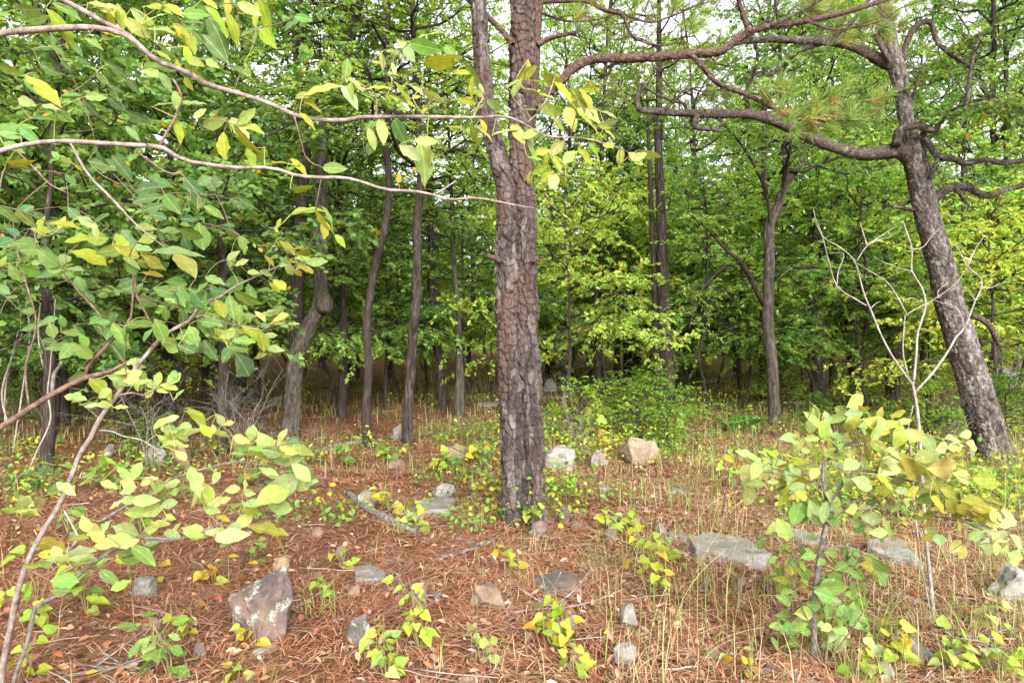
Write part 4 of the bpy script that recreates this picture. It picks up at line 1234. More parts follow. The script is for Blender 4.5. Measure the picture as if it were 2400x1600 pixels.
# ------------------------------------------------------------------ single leaves
def leaf_blade(name, w, seed, tip=1.0, obov=1.0, fold=0.16, bend=0.22, bite=False):
    rng = np.random.default_rng(seed)
    nx, ny = 9, 4
    t = np.linspace(0, 1, nx + 1)
    prof = np.sin(math.pi * np.clip(t, 0, 1) ** obov) ** 0.75
    prof = prof * (1 - 0.25 * tip * t ** 4)
    prof[0] = 0.02; prof[-1] = 0.015
    prof *= 1 + rng.normal(0, 0.03, nx + 1)
    k = np.linspace(-1, 1, ny + 1)
    X = np.repeat(t, ny + 1); Kk = np.tile(k, nx + 1)
    Y = Kk * np.repeat(prof, ny + 1) * w / 2
    curl = rng.normal(0, 0.05)
    Z = np.abs(Y) * fold - bend * X ** 2 + curl * X * Y * 4 + 0.02 * np.sin(X * 15 + seed) * np.abs(Kk)
    if bite:
        e = (np.abs(Kk) > 0.9) & (rng.random(len(Kk)) < 0.3); Y = np.where(e, Y * 0.72, Y)
    i = np.arange(nx)[:, None] * (ny + 1); j = np.arange(ny)[None, :]
    Q = np.stack([i + j, i + ny + 1 + j, i + ny + 2 + j, i + j + 1], -1).reshape(-1, 4)
    mb = MB(); mb.add(np.stack([X, Y, Z], 1), Q)
    return mb.mesh(name, M_LEAF)

def leaf_heart(name, seed):
    rng = np.random.default_rng(seed)
    out = [(0.06, 0), (-0.06, 0.16), (-0.02, 0.32), (0.14, 0.42), (0.32, 0.40), (0.52, 0.30), (0.74, 0.17), (0.90, 0.06), (1.0, 0)]
    o = np.array(out + [(x, -y) for x, y in out[-2:0:-1]]) * (1 + rng.normal(0, 0.03, (16, 1)))
    n = len(o)
    z = np.abs(o[:, 1]) * 0.28 - 0.2 * o[:, 0] ** 2 + rng.normal(0, 0.012, n)
    mid = o * 0.5 + np.array([0.16, 0])
    zm = np.abs(mid[:, 1]) * 0.22 - 0.2 * mid[:, 0] ** 2
    V = np.vstack([np.column_stack([o, z]), np.column_stack([mid, zm]), [[0.3, 0, -0.02]]])
    j = np.arange(n); j2 = (j + 1) % n
    mb = MB(); mb.add(V, np.stack([j, j2, j2 + n, j + n], 1), np.stack([j + n, j2 + n, np.full(n, 2 * n)], 1))
    return mb.mesh(name, M_LEAF)

LEAVES = [leaf_blade("leaf_blade", 0.42 + 0.02 * k, 60 + k, obov=0.85 + 0.12 * (k % 3), bend=0.12 + 0.08 * (k % 4), bite=k > 3) for k in range(7)]
BROAD = [leaf_blade("leaf_broad", 0.56 + 0.04 * k, 80 + k, obov=1.15 + 0.1 * k, tip=0.3, bend=0.14 + 0.05 * k) for k in range(4)]
HEARTS = [leaf_heart("leaf_heart", 90 + k) for k in range(4)]

LC = {'p': (0.33, 0.42, 0.130), 'y': (0.30, 0.36, 0.035), 'g': (0.155, 0.275, 0.060), 'd': (0.085, 0.175, 0.050), 'o': (0.28, 0.28, 0.035),  # pale and yellow classes have top light and backlight put into the colour
      'w': (0.42, 0.47, 0.18), 'h': (0.33, 0.43, 0.055), 'b': (0.36, 0.115, 0.03), 'u': (0.55, 0.38, 0.035)}

LC = {k: tuple(0.84 * x for x in v) for k, v in LC.items()}

def put_leaf(parent, base, P, d, nrm, L, col, meshes, rng, name="leaf"):
    d = unit(d); nrm = unit(nrm - d * np.dot(nrm, d)); s = np.cross(nrm, d)
    M = Matrix.Identity(4)
    for r in range(3):
        M[r][0] = d[r] * L; M[r][1] = s[r] * L; M[r][2] = nrm[r] * L; M[r][3] = P[r] - base[r]
    o = bpy.data.objects.new(name, meshes[int(rng.integers(0, len(meshes)))])
    COL.objects.link(o); o.parent = parent; o.matrix_basis = M
    c = np.array(col) * np.clip(rng.normal(1, 0.17), .55, 1.4) * np.array([rng.normal(1, .14), 1, rng.normal(1, .2)])
    o.color = (*[float(min(.85, max(.01, x))) for x in c], 1)
    return o

def leaf_from_px(px, py, L, ang, wr, d, rng, true_w=0.5):
    """centre pixel, length in px, angle in the picture, apparent width / length, depth"""
    a = math.radians(ang)
    di = np.array([math.cos(a), 0, math.sin(a)])
    si = np.array([-math.sin(a), 0, math.cos(a)])
    c = min(1.0, wr / true_w)
    s = math.sqrt(max(0, 1 - c * c))
    if si[2] < 0: si = -si
    n = np.array([0, -1.0, 0]) * c + si * s * (1 if rng.random() < 0.85 else -1)
    di = unit(di + np.array([0, rng.normal(0, 0.25), 0]))
    Lm = 1.0 * L / F * d
    P = at(px, py, d) - di * Lm * 0.5
    return P, di, n, Lm

def attach_leaves(thing_, base, branches, leaves, rng, meshes, twig_mat, maxlink=0.6, name="leaf"):
    """branches: list of (object, PR). leaves: list of (P, dir, normal, L, colour). Twigs grow leaf by leaf as a spanning tree."""
    nodes = np.vstack([pr[:, :3] for _, pr in branches]); own = np.concatenate([[k] * len(pr) for k, (_, pr) in enumerate(branches)])
    nodes = list(nodes); own = list(own)
    todo = list(range(len(leaves)))
    LP = np.array([l[0] for l in leaves])
    best = np.full(len(leaves), 1e9); bi = np.zeros(len(leaves), int)
    A = np.array(nodes)
    for k in todo:
        dd = np.linalg.norm(A - LP[k], axis=1); bi[k] = dd.argmin(); best[k] = dd.min()
    tw = [MB() for _ in branches]
    while todo:
        k = min(todo, key=lambda q: best[q]); todo.remove(k)
        a, b = nodes[bi[k]], LP[k]; ow = own[bi[k]]
        ln = np.linalg.norm(b - a)
        if ln > 0.012:
            q = np.linspace(0, 1, 5)[:, None]
            C = a + (b - a) * q + np.array([0, 0, 0.10 * ln]) * (q * (1 - q) * 4) * rng.normal(0.3, 0.8) + rng.normal(0, 0.02, 3) * ln * (q * (1 - q) * 4)
            tw[ow].tube(C - base, np.linspace(min(0.0035, 0.0016 + 0.006 * ln), 0.0013, 5), 4, cap=False, col=np.array([0.26, 0.25, 0.08]) if ln < 0.1 else np.array([0.16, 0.12, 0.075]))
        P, di, n, L, col = leaves[k]
        put_leaf(branches[ow][0], base, P, di, n, L, col, meshes, rng, name)
        ni = len(nodes); nodes.append(P + unit(di) * L * 0.02); own.append(ow)
        for m in todo:
            dd = np.linalg.norm(LP[m] - P) * 1.15
            if dd < best[m]:
                best[m] = dd; bi[m] = ni
    for k, (o, _) in enumerate(branches):
        if tw[k].v:
            tag(link("twigs", tw[k].mesh("twigs", M_TWIGGREEN), o), kind="stuff")

def crop(ox, oy, sc):
    return lambda c: (ox + c[0] / sc, oy + c[1] / sc)
C1, C2, C4, C7, C9, CR = crop(0, 0, 2.904), crop(800, 0, 2.904), crop(0, 530, 2.904), crop(0, 1060, 2.904), crop(1600, 1060, 2.904), crop(1680, 920, 3.267)

def parse(txt):
    out = []
    for tok in txt.split():
        f = tok.split(',')
        out.append((float(f[0]), float(f[1]), float(f[2]), float(f[3]), float(f[4]), f[5]))
    return out

HICK1 = """250,130,170,5,.4,g 190,70,200,-15,.35,g 450,60,180,-20,.4,g 430,180,260,-50,.3,y 20,95,80,0,.6,g 700,30,200,5,.35,p 760,70,180,-10,.35,y 830,110,180,-70,.25,y
960,120,120,-55,.5,y 930,190,170,-35,.5,p 1060,35,220,-5,.3,y 1180,50,140,-20,.35,y 1330,90,160,10,.6,g 1290,140,160,5,.35,d 1430,20,120,-30,.4,y 1550,40,120,-80,.4,y
1690,55,170,-25,.55,p 1800,100,210,-75,.45,y 1700,210,140,35,.4,p 1815,250,160,-50,.5,y 1480,110,180,-35,.3,y 1490,220,260,-55,.4,g 1600,190,200,-60,.25,y 1060,180,230,5,.28,p
1100,230,230,20,.25,y 1270,190,150,-10,.5,d 1290,270,200,-60,.25,y 1470,330,230,-45,.45,d 1350,250,120,-50,.5,d 1330,420,110,-20,.5,p 1440,430,100,-30,.7,p 1110,290,120,0,.2,y
1280,370,110,-70,.4,y 1180,120,120,-55,.4,d 1120,340,160,-55,.25,p 1620,460,150,-10,.3,g 1685,465,80,-70,.6,y 1340,520,170,-45,.4,y 1110,450,260,-5,.4,g 1030,490,150,-15,.45,p
1130,560,140,-60,.4,p 1280,570,90,-60,.5,y 300,600,260,-35,.3,y 70,480,160,-20,.4,g 210,570,150,-50,.4,g 240,290,90,20,.4,d 290,330,120,10,.4,d 560,410,110,-30,.5,d 700,540,110,-45,.6,d
1290,700,170,0,.3,p 1130,700,180,20,.3,p 1360,770,110,55,.6,p 1220,890,170,-70,.25,y 1460,840,160,15,.4,p 1520,980,200,-80,.55,y 1680,850,240,-15,.3,y 1640,880,200,-50,.35,p
1660,960,240,-60,.3,y 1710,1080,160,-75,.3,y 720,1120,220,-10,.45,d 840,1150,200,-60,.4,d 1000,1270,210,15,.45,d 1000,1340,200,20,.4,d 1310,1270,180,-40,.5,d 1370,1370,120,60,.6,d
1160,1380,170,-50,.5,d 1290,1490,110,0,.7,d 1630,1380,140,-20,.6,d 1460,1440,140,-30,.45,g 2200,600,250,25,.35,p 2110,690,180,-20,.35,y 2080,640,150,20,.4,p 1990,150,150,50,.4,d
2060,120,110,-10,.6,g 2100,820,140,-40,.35,y 1930,1100,220,0,.1,p 2040,1130,150,-40,.35,y 2270,1140,150,0,.5,g 80,900,200,0,.6,g 60,850,170,10,.4,g 200,920,160,-40,.5,g 150,860,150,20,.4,g
130,1110,170,0,.25,y 440,1090,70,-40,.7,y 60,1460,150,-60,.6,g 180,1490,160,-50,.5,g 270,1520,120,80,.5,y 440,1520,180,0,.3,y 590,1510,140,-30,.5,p 2090,1420,230,25,.3,y 2060,1290,150,0,.25,y
2190,1500,170,-60,.3,y 2250,1480,170,-55,.2,p 1895,1520,70,70,.5,y 640,290,120,-20,.4,g 520,330,120,-50,.4,d 330,470,130,-30,.5,d 800,480,120,-40,.5,d 900,580,120,-50,.5,d 650,660,130,0,.5,g
780,700,130,-40,.5,d 930,800,150,-30,.4,d 900,900,120,-40,.4,g 620,740,130,-60,.5,d 480,640,120,10,.4,g 170,690,130,-20,.6,p 340,720,100,5,.4,p 440,800,110,-20,.5,g 300,800,140,10,.4,g"""
HICK2 = """620,220,230,30,.3,p 560,320,210,-20,.45,g 450,340,180,-40,.45,p 360,350,130,0,.4,p 740,350,150,-60,.5,g 690,430,250,-3,.25,y 820,490,130,0,.45,y 890,510,180,-60,.3,y 950,590,90,-60,.3,p
280,420,110,-80,.4,p 360,470,90,-70,.4,p 40,460,160,80,.4,g 60,650,200,-50,.4,p 100,570,140,-40,.3,p 240,590,170,15,.25,y 440,640,260,-45,.2,y 520,610,130,-35,.3,p 630,660,180,-30,.25,p
510,660,60,0,.6,y 860,690,110,-10,.5,y 1040,720,120,-40,.4,p 930,740,110,50,.3,y 800,670,130,15,.25,p 1190,590,140,70,.45,p 1270,500,160,20,.3,y 1180,560,110,35,.3,y 1330,540,220,0,.2,y
1320,610,150,5,.2,y 1460,540,120,-40,.6,y 1510,610,200,-50,.35,y 1700,610,120,-10,.4,y 1690,680,200,-45,.3,y 1600,650,160,-60,.3,y 1420,750,180,-25,.4,p 1560,800,170,-70,.55,p 1690,780,190,-30,.4,p
1660,800,140,-40,.35,y 1820,770,120,-15,.3,p 1790,860,90,-20,.4,p 1830,910,110,-30,.3,y 1300,740,120,10,.3,p 1120,880,200,25,.25,p 1200,900,170,-60,.8,p 1290,950,230,-70,.3,p 900,930,160,-85,.35,y
800,860,180,5,.2,y 975,860,100,-60,.35,y 280,880,180,-75,.45,p 400,900,180,-65,.7,g 200,990,130,80,.7,d 200,850,120,30,.6,d 470,1040,170,-30,.5,p 570,1100,280,-75,.4,p 580,960,150,0,.5,p
1470,1000,140,45,.5,p 1555,1060,140,50,.7,p 1660,1060,150,-50,.4,y 1370,1030,100,10,.6,y 1320,1075,110,0,.3,y 1480,1110,130,-50,.35,y 1350,1155,120,25,.4,y 1400,1200,110,40,.5,y 1450,1220,150,70,.5,p
1510,1230,110,-70,.3,y 1700,1270,110,-40,.3,y 1820,990,80,0,.7,y 1900,1060,120,80,.55,y 2010,1080,140,-30,.5,p 2100,1060,160,-25,.25,p 1580,1190,120,20,.2,y 1480,840,120,-50,.4,y 1590,700,130,-30,.4,y
1380,640,120,20,.3,y 1720,850,120,-45,.4,p 1640,720,140,-60,.35,p 390,1210,70,85,.5,u"""
SAP4 = """640,80,150,0,.9,o 500,80,200,10,.4,y 270,20,120,0,.5,y 140,110,170,10,.4,g 190,160,130,0,.6,g 20,240,80,60,.7,g 90,310,130,-60,.6,g 190,300,160,-20,.45,g 320,220,170,-50,.6,p 430,220,110,50,.7,p
770,160,200,15,.5,p 990,85,110,20,.8,p 880,90,150,-60,.5,p 1200,150,280,20,.35,p 840,110,170,-45,.2,y 960,150,140,0,.4,p 340,270,130,-20,.6,p 540,380,120,-55,.5,g 450,330,100,0,.5,g 500,285,130,5,.3,p
600,190,230,-8,.35,o 660,210,120,-10,.35,o 980,190,150,-50,.5,o 1040,250,160,-10,.25,o 900,270,110,-80,.8,g 900,240,110,-20,.3,p 1570,230,110,75,.65,p 1640,245,90,30,.7,p 1460,360,120,-10,.5,g
1500,440,100,0,.7,g 1575,550,160,-75,.6,g 1670,500,180,-35,.5,g 1340,480,150,-50,.6,g 1250,500,170,-70,.5,g 1120,440,150,-10,.5,g 1200,380,130,0,.6,d 1500,550,130,-50,.4,o 1580,70,150,-50,.4,g
1370,60,180,-70,.5,g 1380,690,170,-65,.5,g 1430,650,150,0,.5,d 1640,770,170,-55,.5,g 1660,940,180,-60,.5,d 1540,870,120,60,.7,d 1430,840,150,-50,.6,d 1260,830,120,-20,.8,d 1250,740,110,30,.6,g
1450,720,130,20,.45,p 1540,740,100,20,.6,p 1530,770,130,-20,.3,o 1740,610,220,15,.2,p 1800,590,120,40,.3,p 1900,620,120,30,.4,p 1870,580,100,30,.35,p 1910,660,100,-10,.3,p 1730,720,180,-25,.3,y
1790,770,130,-60,.3,y 1870,830,100,0,.55,p 1970,140,130,-35,.3,o 2030,145,90,10,.4,o 2060,190,110,-10,.25,o 2000,240,110,-30,.35,o 2080,285,110,-15,.3,o 2160,240,120,15,.6,p 2060,215,100,0,.5,p
1940,230,80,-20,.5,g 1810,320,90,-20,.5,p 1900,50,120,80,.4,g 2215,20,120,-80,.5,y 1835,230,80,-40,.4,o 1900,390,110,-30,.4,y 300,650,180,30,.35,g 350,700,110,-60,.5,g 420,640,90,-70,.7,g
400,820,180,10,.4,g 450,850,150,50,.75,g 560,850,150,-50,.6,g 570,770,110,-50,.35,g 480,720,130,0,.35,g 640,640,90,40,.6,g 700,650,80,10,.5,g 740,720,120,70,.7,g 820,730,160,-50,.5,g 940,665,180,5,.4,g
990,740,100,60,.5,g 1090,700,150,-60,.45,g 1140,790,110,-15,.7,g 80,480,90,0,.4,g 5,660,60,0,.9,g 810,860,130,-60,.4,d 890,920,70,40,.7,p 840,990,90,10,.5,p 910,1010,100,25,.6,p 830,1040,170,-20,.4,p
900,1050,110,0,.4,p 690,1090,200,-30,.25,y 700,1150,80,25,.6,p 520,1160,130,-10,.45,p 600,1210,120,5,.35,p 700,1210,90,5,.5,p 1075,1040,90,80,.8,p 1170,1040,110,50,.6,p 1040,1080,90,-20,.6,p
1150,1090,110,-10,.4,p 1100,1115,70,0,.4,p 980,1020,90,-60,.35,p 1090,1330,120,50,.5,p 1160,1310,90,30,.5,p 1130,1390,90,-50,.5,p 1180,1380,110,-10,.4,p 1240,1360,100,20,.4,p 1310,1390,120,40,.35,p
1240,1430,90,-30,.4,p 1140,1450,150,-20,.2,p 1200,1470,120,0,.3,p 1340,1290,170,-40,.15,y 1500,1310,80,-50,.4,p 1550,1340,70,20,.5,p 1400,1380,120,-30,.3,y 1490,1400,120,-10,.25,o
1640,1450,110,-20,.6,p 1710,1415,110,70,.65,p 1800,1470,160,-60,.6,p 1910,1440,130,70,.4,p 1930,1520,170,10,.6,p 2060,1530,150,-40,.6,p 1980,1460,90,20,.3,d 1740,1510,100,0,.4,g 1640,1490,170,-15,.3,o
1780,1550,100,0,.4,o"""
SAP7 = """850,140,130,-40,.4,p 925,130,120,70,.7,p 860,210,110,-15,.6,p 1000,190,120,30,.5,p 1090,260,140,-80,.6,p 980,325,150,0,.7,p 1145,350,110,15,.7,p 1030,400,130,15,.6,p 1150,210,110,30,.5,p 860,320,100,10,.4,p
1080,480,110,15,.45,p 1150,450,80,5,.4,p 620,520,140,-30,.7,p 710,510,110,50,.7,p 840,530,160,-20,.6,p 800,590,170,0,.4,p 720,620,140,10,.4,p 980,560,90,20,.7,p 1030,610,100,15,.5,p 1170,550,120,-5,.4,p
1310,530,150,-10,.4,p 1440,535,100,0,.5,p 1570,560,190,15,.5,p 1650,470,130,40,.6,p 1830,520,240,-10,.2,o 1330,190,200,-60,.4,p 1400,270,170,-55,.35,p 1400,360,90,60,.7,p 1500,330,130,20,.55,p
1465,170,90,50,.8,p 1580,250,90,10,.6,p 1690,270,80,-60,.7,p 1720,340,110,10,.5,p 1600,360,80,0,.5,p 1690,385,120,5,.3,o 1900,250,280,30,.5,p 1900,370,150,-10,.8,p 2070,200,140,20,.5,p 2090,130,150,-60,.5,p
1960,40,200,10,.5,p 2010,120,150,5,.5,d 1830,130,130,-20,.3,p 1680,160,70,-70,.6,u 180,330,130,-20,.55,p 270,350,100,40,.6,p 190,395,130,-5,.3,p 60,385,110,0,.3,o 430,240,170,25,.4,p 330,610,230,0,.15,o
530,575,120,15,.25,o 500,730,250,5,.2,p 290,760,130,0,.5,p 410,710,160,10,.3,p 560,720,170,0,.2,p 370,680,80,20,.5,p 740,850,140,-40,.9,g 960,690,220,10,.35,g 870,700,150,-10,.5,g 430,870,150,0,.5,g
520,860,130,20,.5,g 380,840,120,-30,.5,p"""
SAPR = """1065,65,140,30,.6,p 1050,155,110,10,.5,p 1130,130,130,-30,.4,o 1250,160,80,80,.5,o 730,190,140,-40,.4,p 760,125,120,-50,.12,y 910,200,140,0,.5,p 1040,240,110,30,.6,p 1065,230,90,70,.6,o 1130,250,80,10,.5,p
830,300,150,-70,.6,p 730,350,90,0,.7,p 620,420,110,60,.75,p 690,440,80,0,.5,p 550,330,130,20,.35,p 555,355,120,0,.3,p 680,290,160,-15,.2,o 860,370,90,-60,.4,o 1230,240,170,-20,.5,o 1240,300,130,60,.6,p
1400,260,140,-20,.5,o 1330,240,120,20,.5,p 1530,320,170,-20,.75,w 1400,350,150,60,.7,w 1230,390,160,-30,.5,o 1240,430,100,-20,.4,o 930,330,110,5,.4,p 1060,460,140,0,.5,p 930,460,170,10,.35,p
1030,545,140,30,.45,p 1140,540,140,-25,.5,p 1330,560,200,35,.5,w 1310,510,180,15,.25,p 1370,460,130,-20,.4,p 1620,480,160,20,.5,w 1730,420,120,10,.65,w 1810,350,120,0,.3,w 1910,320,90,10,.7,w
1830,430,90,0,.5,w 1960,400,120,-20,.5,w 1740,580,210,0,.8,w 1470,540,220,-45,.4,o 1590,560,180,-30,.6,o 1540,640,140,-70,.3,o 1640,640,110,70,.5,w 1890,640,150,-15,.5,w 2060,660,180,-5,.55,o
1880,510,110,-30,.25,o 1790,760,170,-20,.6,o 1690,720,110,-50,.5,o 1720,860,170,-35,.4,o 1990,830,200,0,.25,o 2060,870,150,-10,.35,o 1920,900,200,0,.25,o 2010,920,150,-20,.45,o 1790,855,110,-60,.6,w
1880,800,110,-50,.4,p 2110,825,120,-10,.25,o 300,590,130,60,.6,p 220,610,110,70,.5,p 370,620,100,-50,.6,p 250,790,140,80,.65,p 430,680,70,0,.7,p 290,690,120,10,.25,p 380,560,80,20,.5,p
240,475,160,-15,.3,p 640,515,160,15,.3,y 520,560,110,0,.25,o 680,565,130,10,.4,p 575,620,140,60,.5,p 520,790,170,40,.45,y 650,680,150,-40,.35,o 660,780,140,-20,.5,p 730,830,140,-20,.4,p 870,785,110,-25,.5,p
840,660,110,-80,.5,p 520,720,110,20,.4,g 670,850,110,0,.5,g 610,930,160,70,.4,g 670,930,110,-60,.5,g 740,910,150,-70,.7,p 820,910,140,80,.4,p 510,1040,150,-60,.55,p 430,1030,120,50,.4,p 900,980,100,0,.7,g
1040,890,110,10,.8,p 1100,900,110,60,.6,p 1190,960,140,-10,.6,p 1190,840,90,0,.8,g 1380,880,90,30,.7,g 1240,1070,110,0,.7,p 1100,1040,110,10,.6,g 1460,910,110,-40,.4,g 1330,1060,160,-50,.4,g
1600,810,120,20,.7,g 1580,920,90,0,.9,o 1610,1010,100,-60,.6,o 1500,760,100,30,.6,o 1120,690,150,-20,.5,p 1020,680,110,0,.5,p 1290,680,130,-40,.4,o 1420,750,80,0,.6,p 2120,1000,110,0,.5,w
2230,1000,110,20,.5,w 2100,1060,110,-20,.5,w 1990,1090,110,40,.5,p 2060,1160,110,0,.6,w 2090,1210,110,-60,.6,w 1830,1180,110,40,.6,w 1720,1120,120,0,.5,p 2210,1200,120,10,.6,w 2290,1250,120,-20,.6,w
2180,1110,110,0,.5,w 2300,1130,110,-40,.5,w 2250,950,130,-30,.4,w 2150,940,110,-40,.4,w 2300,1290,110,0,.6,w 1960,1000,110,-20,.4,p 1870,1030,100,-60,.5,p 2020,1010,110,-10,.4,p
880,1220,100,0,.5,g 990,1230,110,-60,.4,g 1170,1330,130,-15,.4,o 1200,1280,150,-20,.3,g 1250,1330,140,-50,.4,g 570,1300,80,40,.5,g 560,1360,80,-20,.5,o 500,1430,90,0,.4,o 880,1500,200,0,.5,g
830,1550,140,-20,.5,g 1050,1500,120,-60,.4,g 1060,1390,100,-20,.4,g 700,1250,90,20,.4,g 660,1320,90,-40,.4,g 780,1190,80,20,.5,p 960,1330,90,30,.4,g 1040,1290,110,-30,.4,g 900,1400,100,10,.4,g"""
SAPR9 = """690,1110,100,-5,.5,g 830,1090,120,0,.5,p 850,1120,120,-60,.5,p 920,1140,110,-60,.6,p 990,1080,80,80,.5,g 1070,1080,80,60,.5,g 1130,1090,110,-60,.5,g 980,1190,70,20,.5,p 1030,1240,100,50,.7,p
1070,1310,110,60,.7,p 1110,1220,100,-30,.4,p 800,1190,90,20,.5,g 730,1200,120,10,.4,g 640,1180,90,0,.4,g 740,1290,90,40,.5,g 690,1000,90,-20,.4,g 1030,1010,80,0,.5,g"""

def build_hickory():
    """the small tree just outside the left edge whose branches reach across the view"""
    rng = np.random.default_rng(21)
    d = 2.35
    base = np.array([(-330 - 1200) / F * d, d, 0.0]); base[2] = float(gz(base[0], base[1]))
    t = thing("hickory_tree", base, "young hickory reaching long pale branches of yellow-green leaves in from the left edge", "tree")
    mb = MB(); P = smooth_poly(np.array([[0, 0, -.15, .05], [0.03, 0.02, .9, .042], [0, 0, 1.9, .036], [.06, .02, 2.9, .028], [.02, 0, 4.2, .012]]), 40)
    mb.tube(P[:, :3], P[:, 3], 12, rough=.08)
    link("trunk", mb.mesh("trunk", M_TWIG), t)
    def dep(px): return d + 0.30 * px / 1250.0
    def br(pts, mat=M_TWIG, ns=8, seed=1):
        q = [(x, y, w, dep(x) - d) for x, y, w in pts]
        return limb_obj("branch", t, base, q, d, mat, None, ns, 0.14, seed)
    B = [br([(-330, 200, 24), (-150, 110, 20), (0, 79, 17), (103, 69, 16), (207, 65, 14), (262, 72, 13), (310, 92, 12), (365, 141, 12), (437, 169, 12), (482, 196, 12), (551, 217, 11), (620, 238, 11), (689, 269, 10), (745, 280, 10), (800, 283, 10), (841, 275, 9), (903, 274, 8), (989, 274, 8), (1110, 276, 7), (1172, 272, 6), (1196, 276, 6), (1234, 293, 6), (1282, 320, 5), (1368, 324, 4), (1454, 348, 3)]),
         br([(-320, -420, 20), (0, -110, 15), (90, -35, 13), (148, 0, 12), (193, 24, 12), (241, 52, 11), (293, 76, 10), (330, 108, 9)], seed=2),
         br([(-330, 520, 20), (-120, 400, 15), (0, 355, 12), (31, 348, 12), (69, 337, 11), (138, 331, 11), (207, 334, 11), (290, 339, 11), (372, 344, 11), (396, 355, 10), (430, 375, 9), (490, 386, 9), (551, 393, 9), (637, 394, 8), (689, 410, 8), (745, 416, 8), (800, 416, 8), (841, 424, 7), (903, 444, 7), (972, 448, 6), (1020, 458, 6), (1055, 470, 6), (1093, 463, 5), (1144, 468, 5), (1213, 482, 4), (1254, 488, 3)], seed=3),
         br([(374, 343, 7), (390, 312, 7), (406, 286, 7), (424, 241, 7), (422, 215, 6), (406, 186, 5)], M_REDTWIG, 6, 4),
         br([(41, 355, 5), (86, 400, 5), (114, 430, 4), (155, 451, 3)], M_REDTWIG, 5, 5),
         br([(320, 355, 5), (362, 386, 5), (396, 406, 4), (424, 406, 4)], M_REDTWIG, 5, 6),
         br([(165, 335, 5), (207, 410, 6), (258, 461, 6), (303, 510, 5), (334, 540, 4), (380, 575, 3)], M_TWIG, 5, 7),
         br([(876, 284, 6), (884, 255, 5), (878, 220, 4), (860, 205, 3)], M_REDTWIG, 5, 8),
         br([(1020, 455, 5), (1045, 440, 5), (1068, 424, 3)], M_TWIG, 5, 9),
         br([(689, 270, 5), (703, 320, 4), (715, 365, 3), (735, 385, 3)], M_REDTWIG, 5, 10),
         br([(1110, 275, 5), (1120, 250, 5), (1132, 232, 4)], M_TWIG, 5, 11),
         br([(1234, 290, 5), (1262, 262, 5), (1285, 225, 4), (1300, 180, 3)], M_TWIG, 5, 12)]
    leaves = []
    for txt, cf in ((HICK1, C1), (HICK2, C2)):
        for (cx, cy, L, ang, wr, c) in parse(txt):
            px, py = cf((cx, cy))
            dd = dep(px) + rng.normal(0, 0.09) + (0.25 if c == 'd' else 0)
            for rep in range(2 if rng.random() < 0.35 else 1):
                P, di, n, Lm = leaf_from_px(px + rep * rng.normal(0, 24), py + rep * rng.normal(0, 18), L / 2.904 * (1.06 if not rep else .85), ang + rep * rng.normal(0, 40), wr, dd, rng)
                leaves.append((P, di, n, Lm, LC[c]))
    print('hickory', len(leaves))
    attach_leaves(t, base, B, leaves[:300], rng, LEAVES, M_TWIG)
build_hickory()

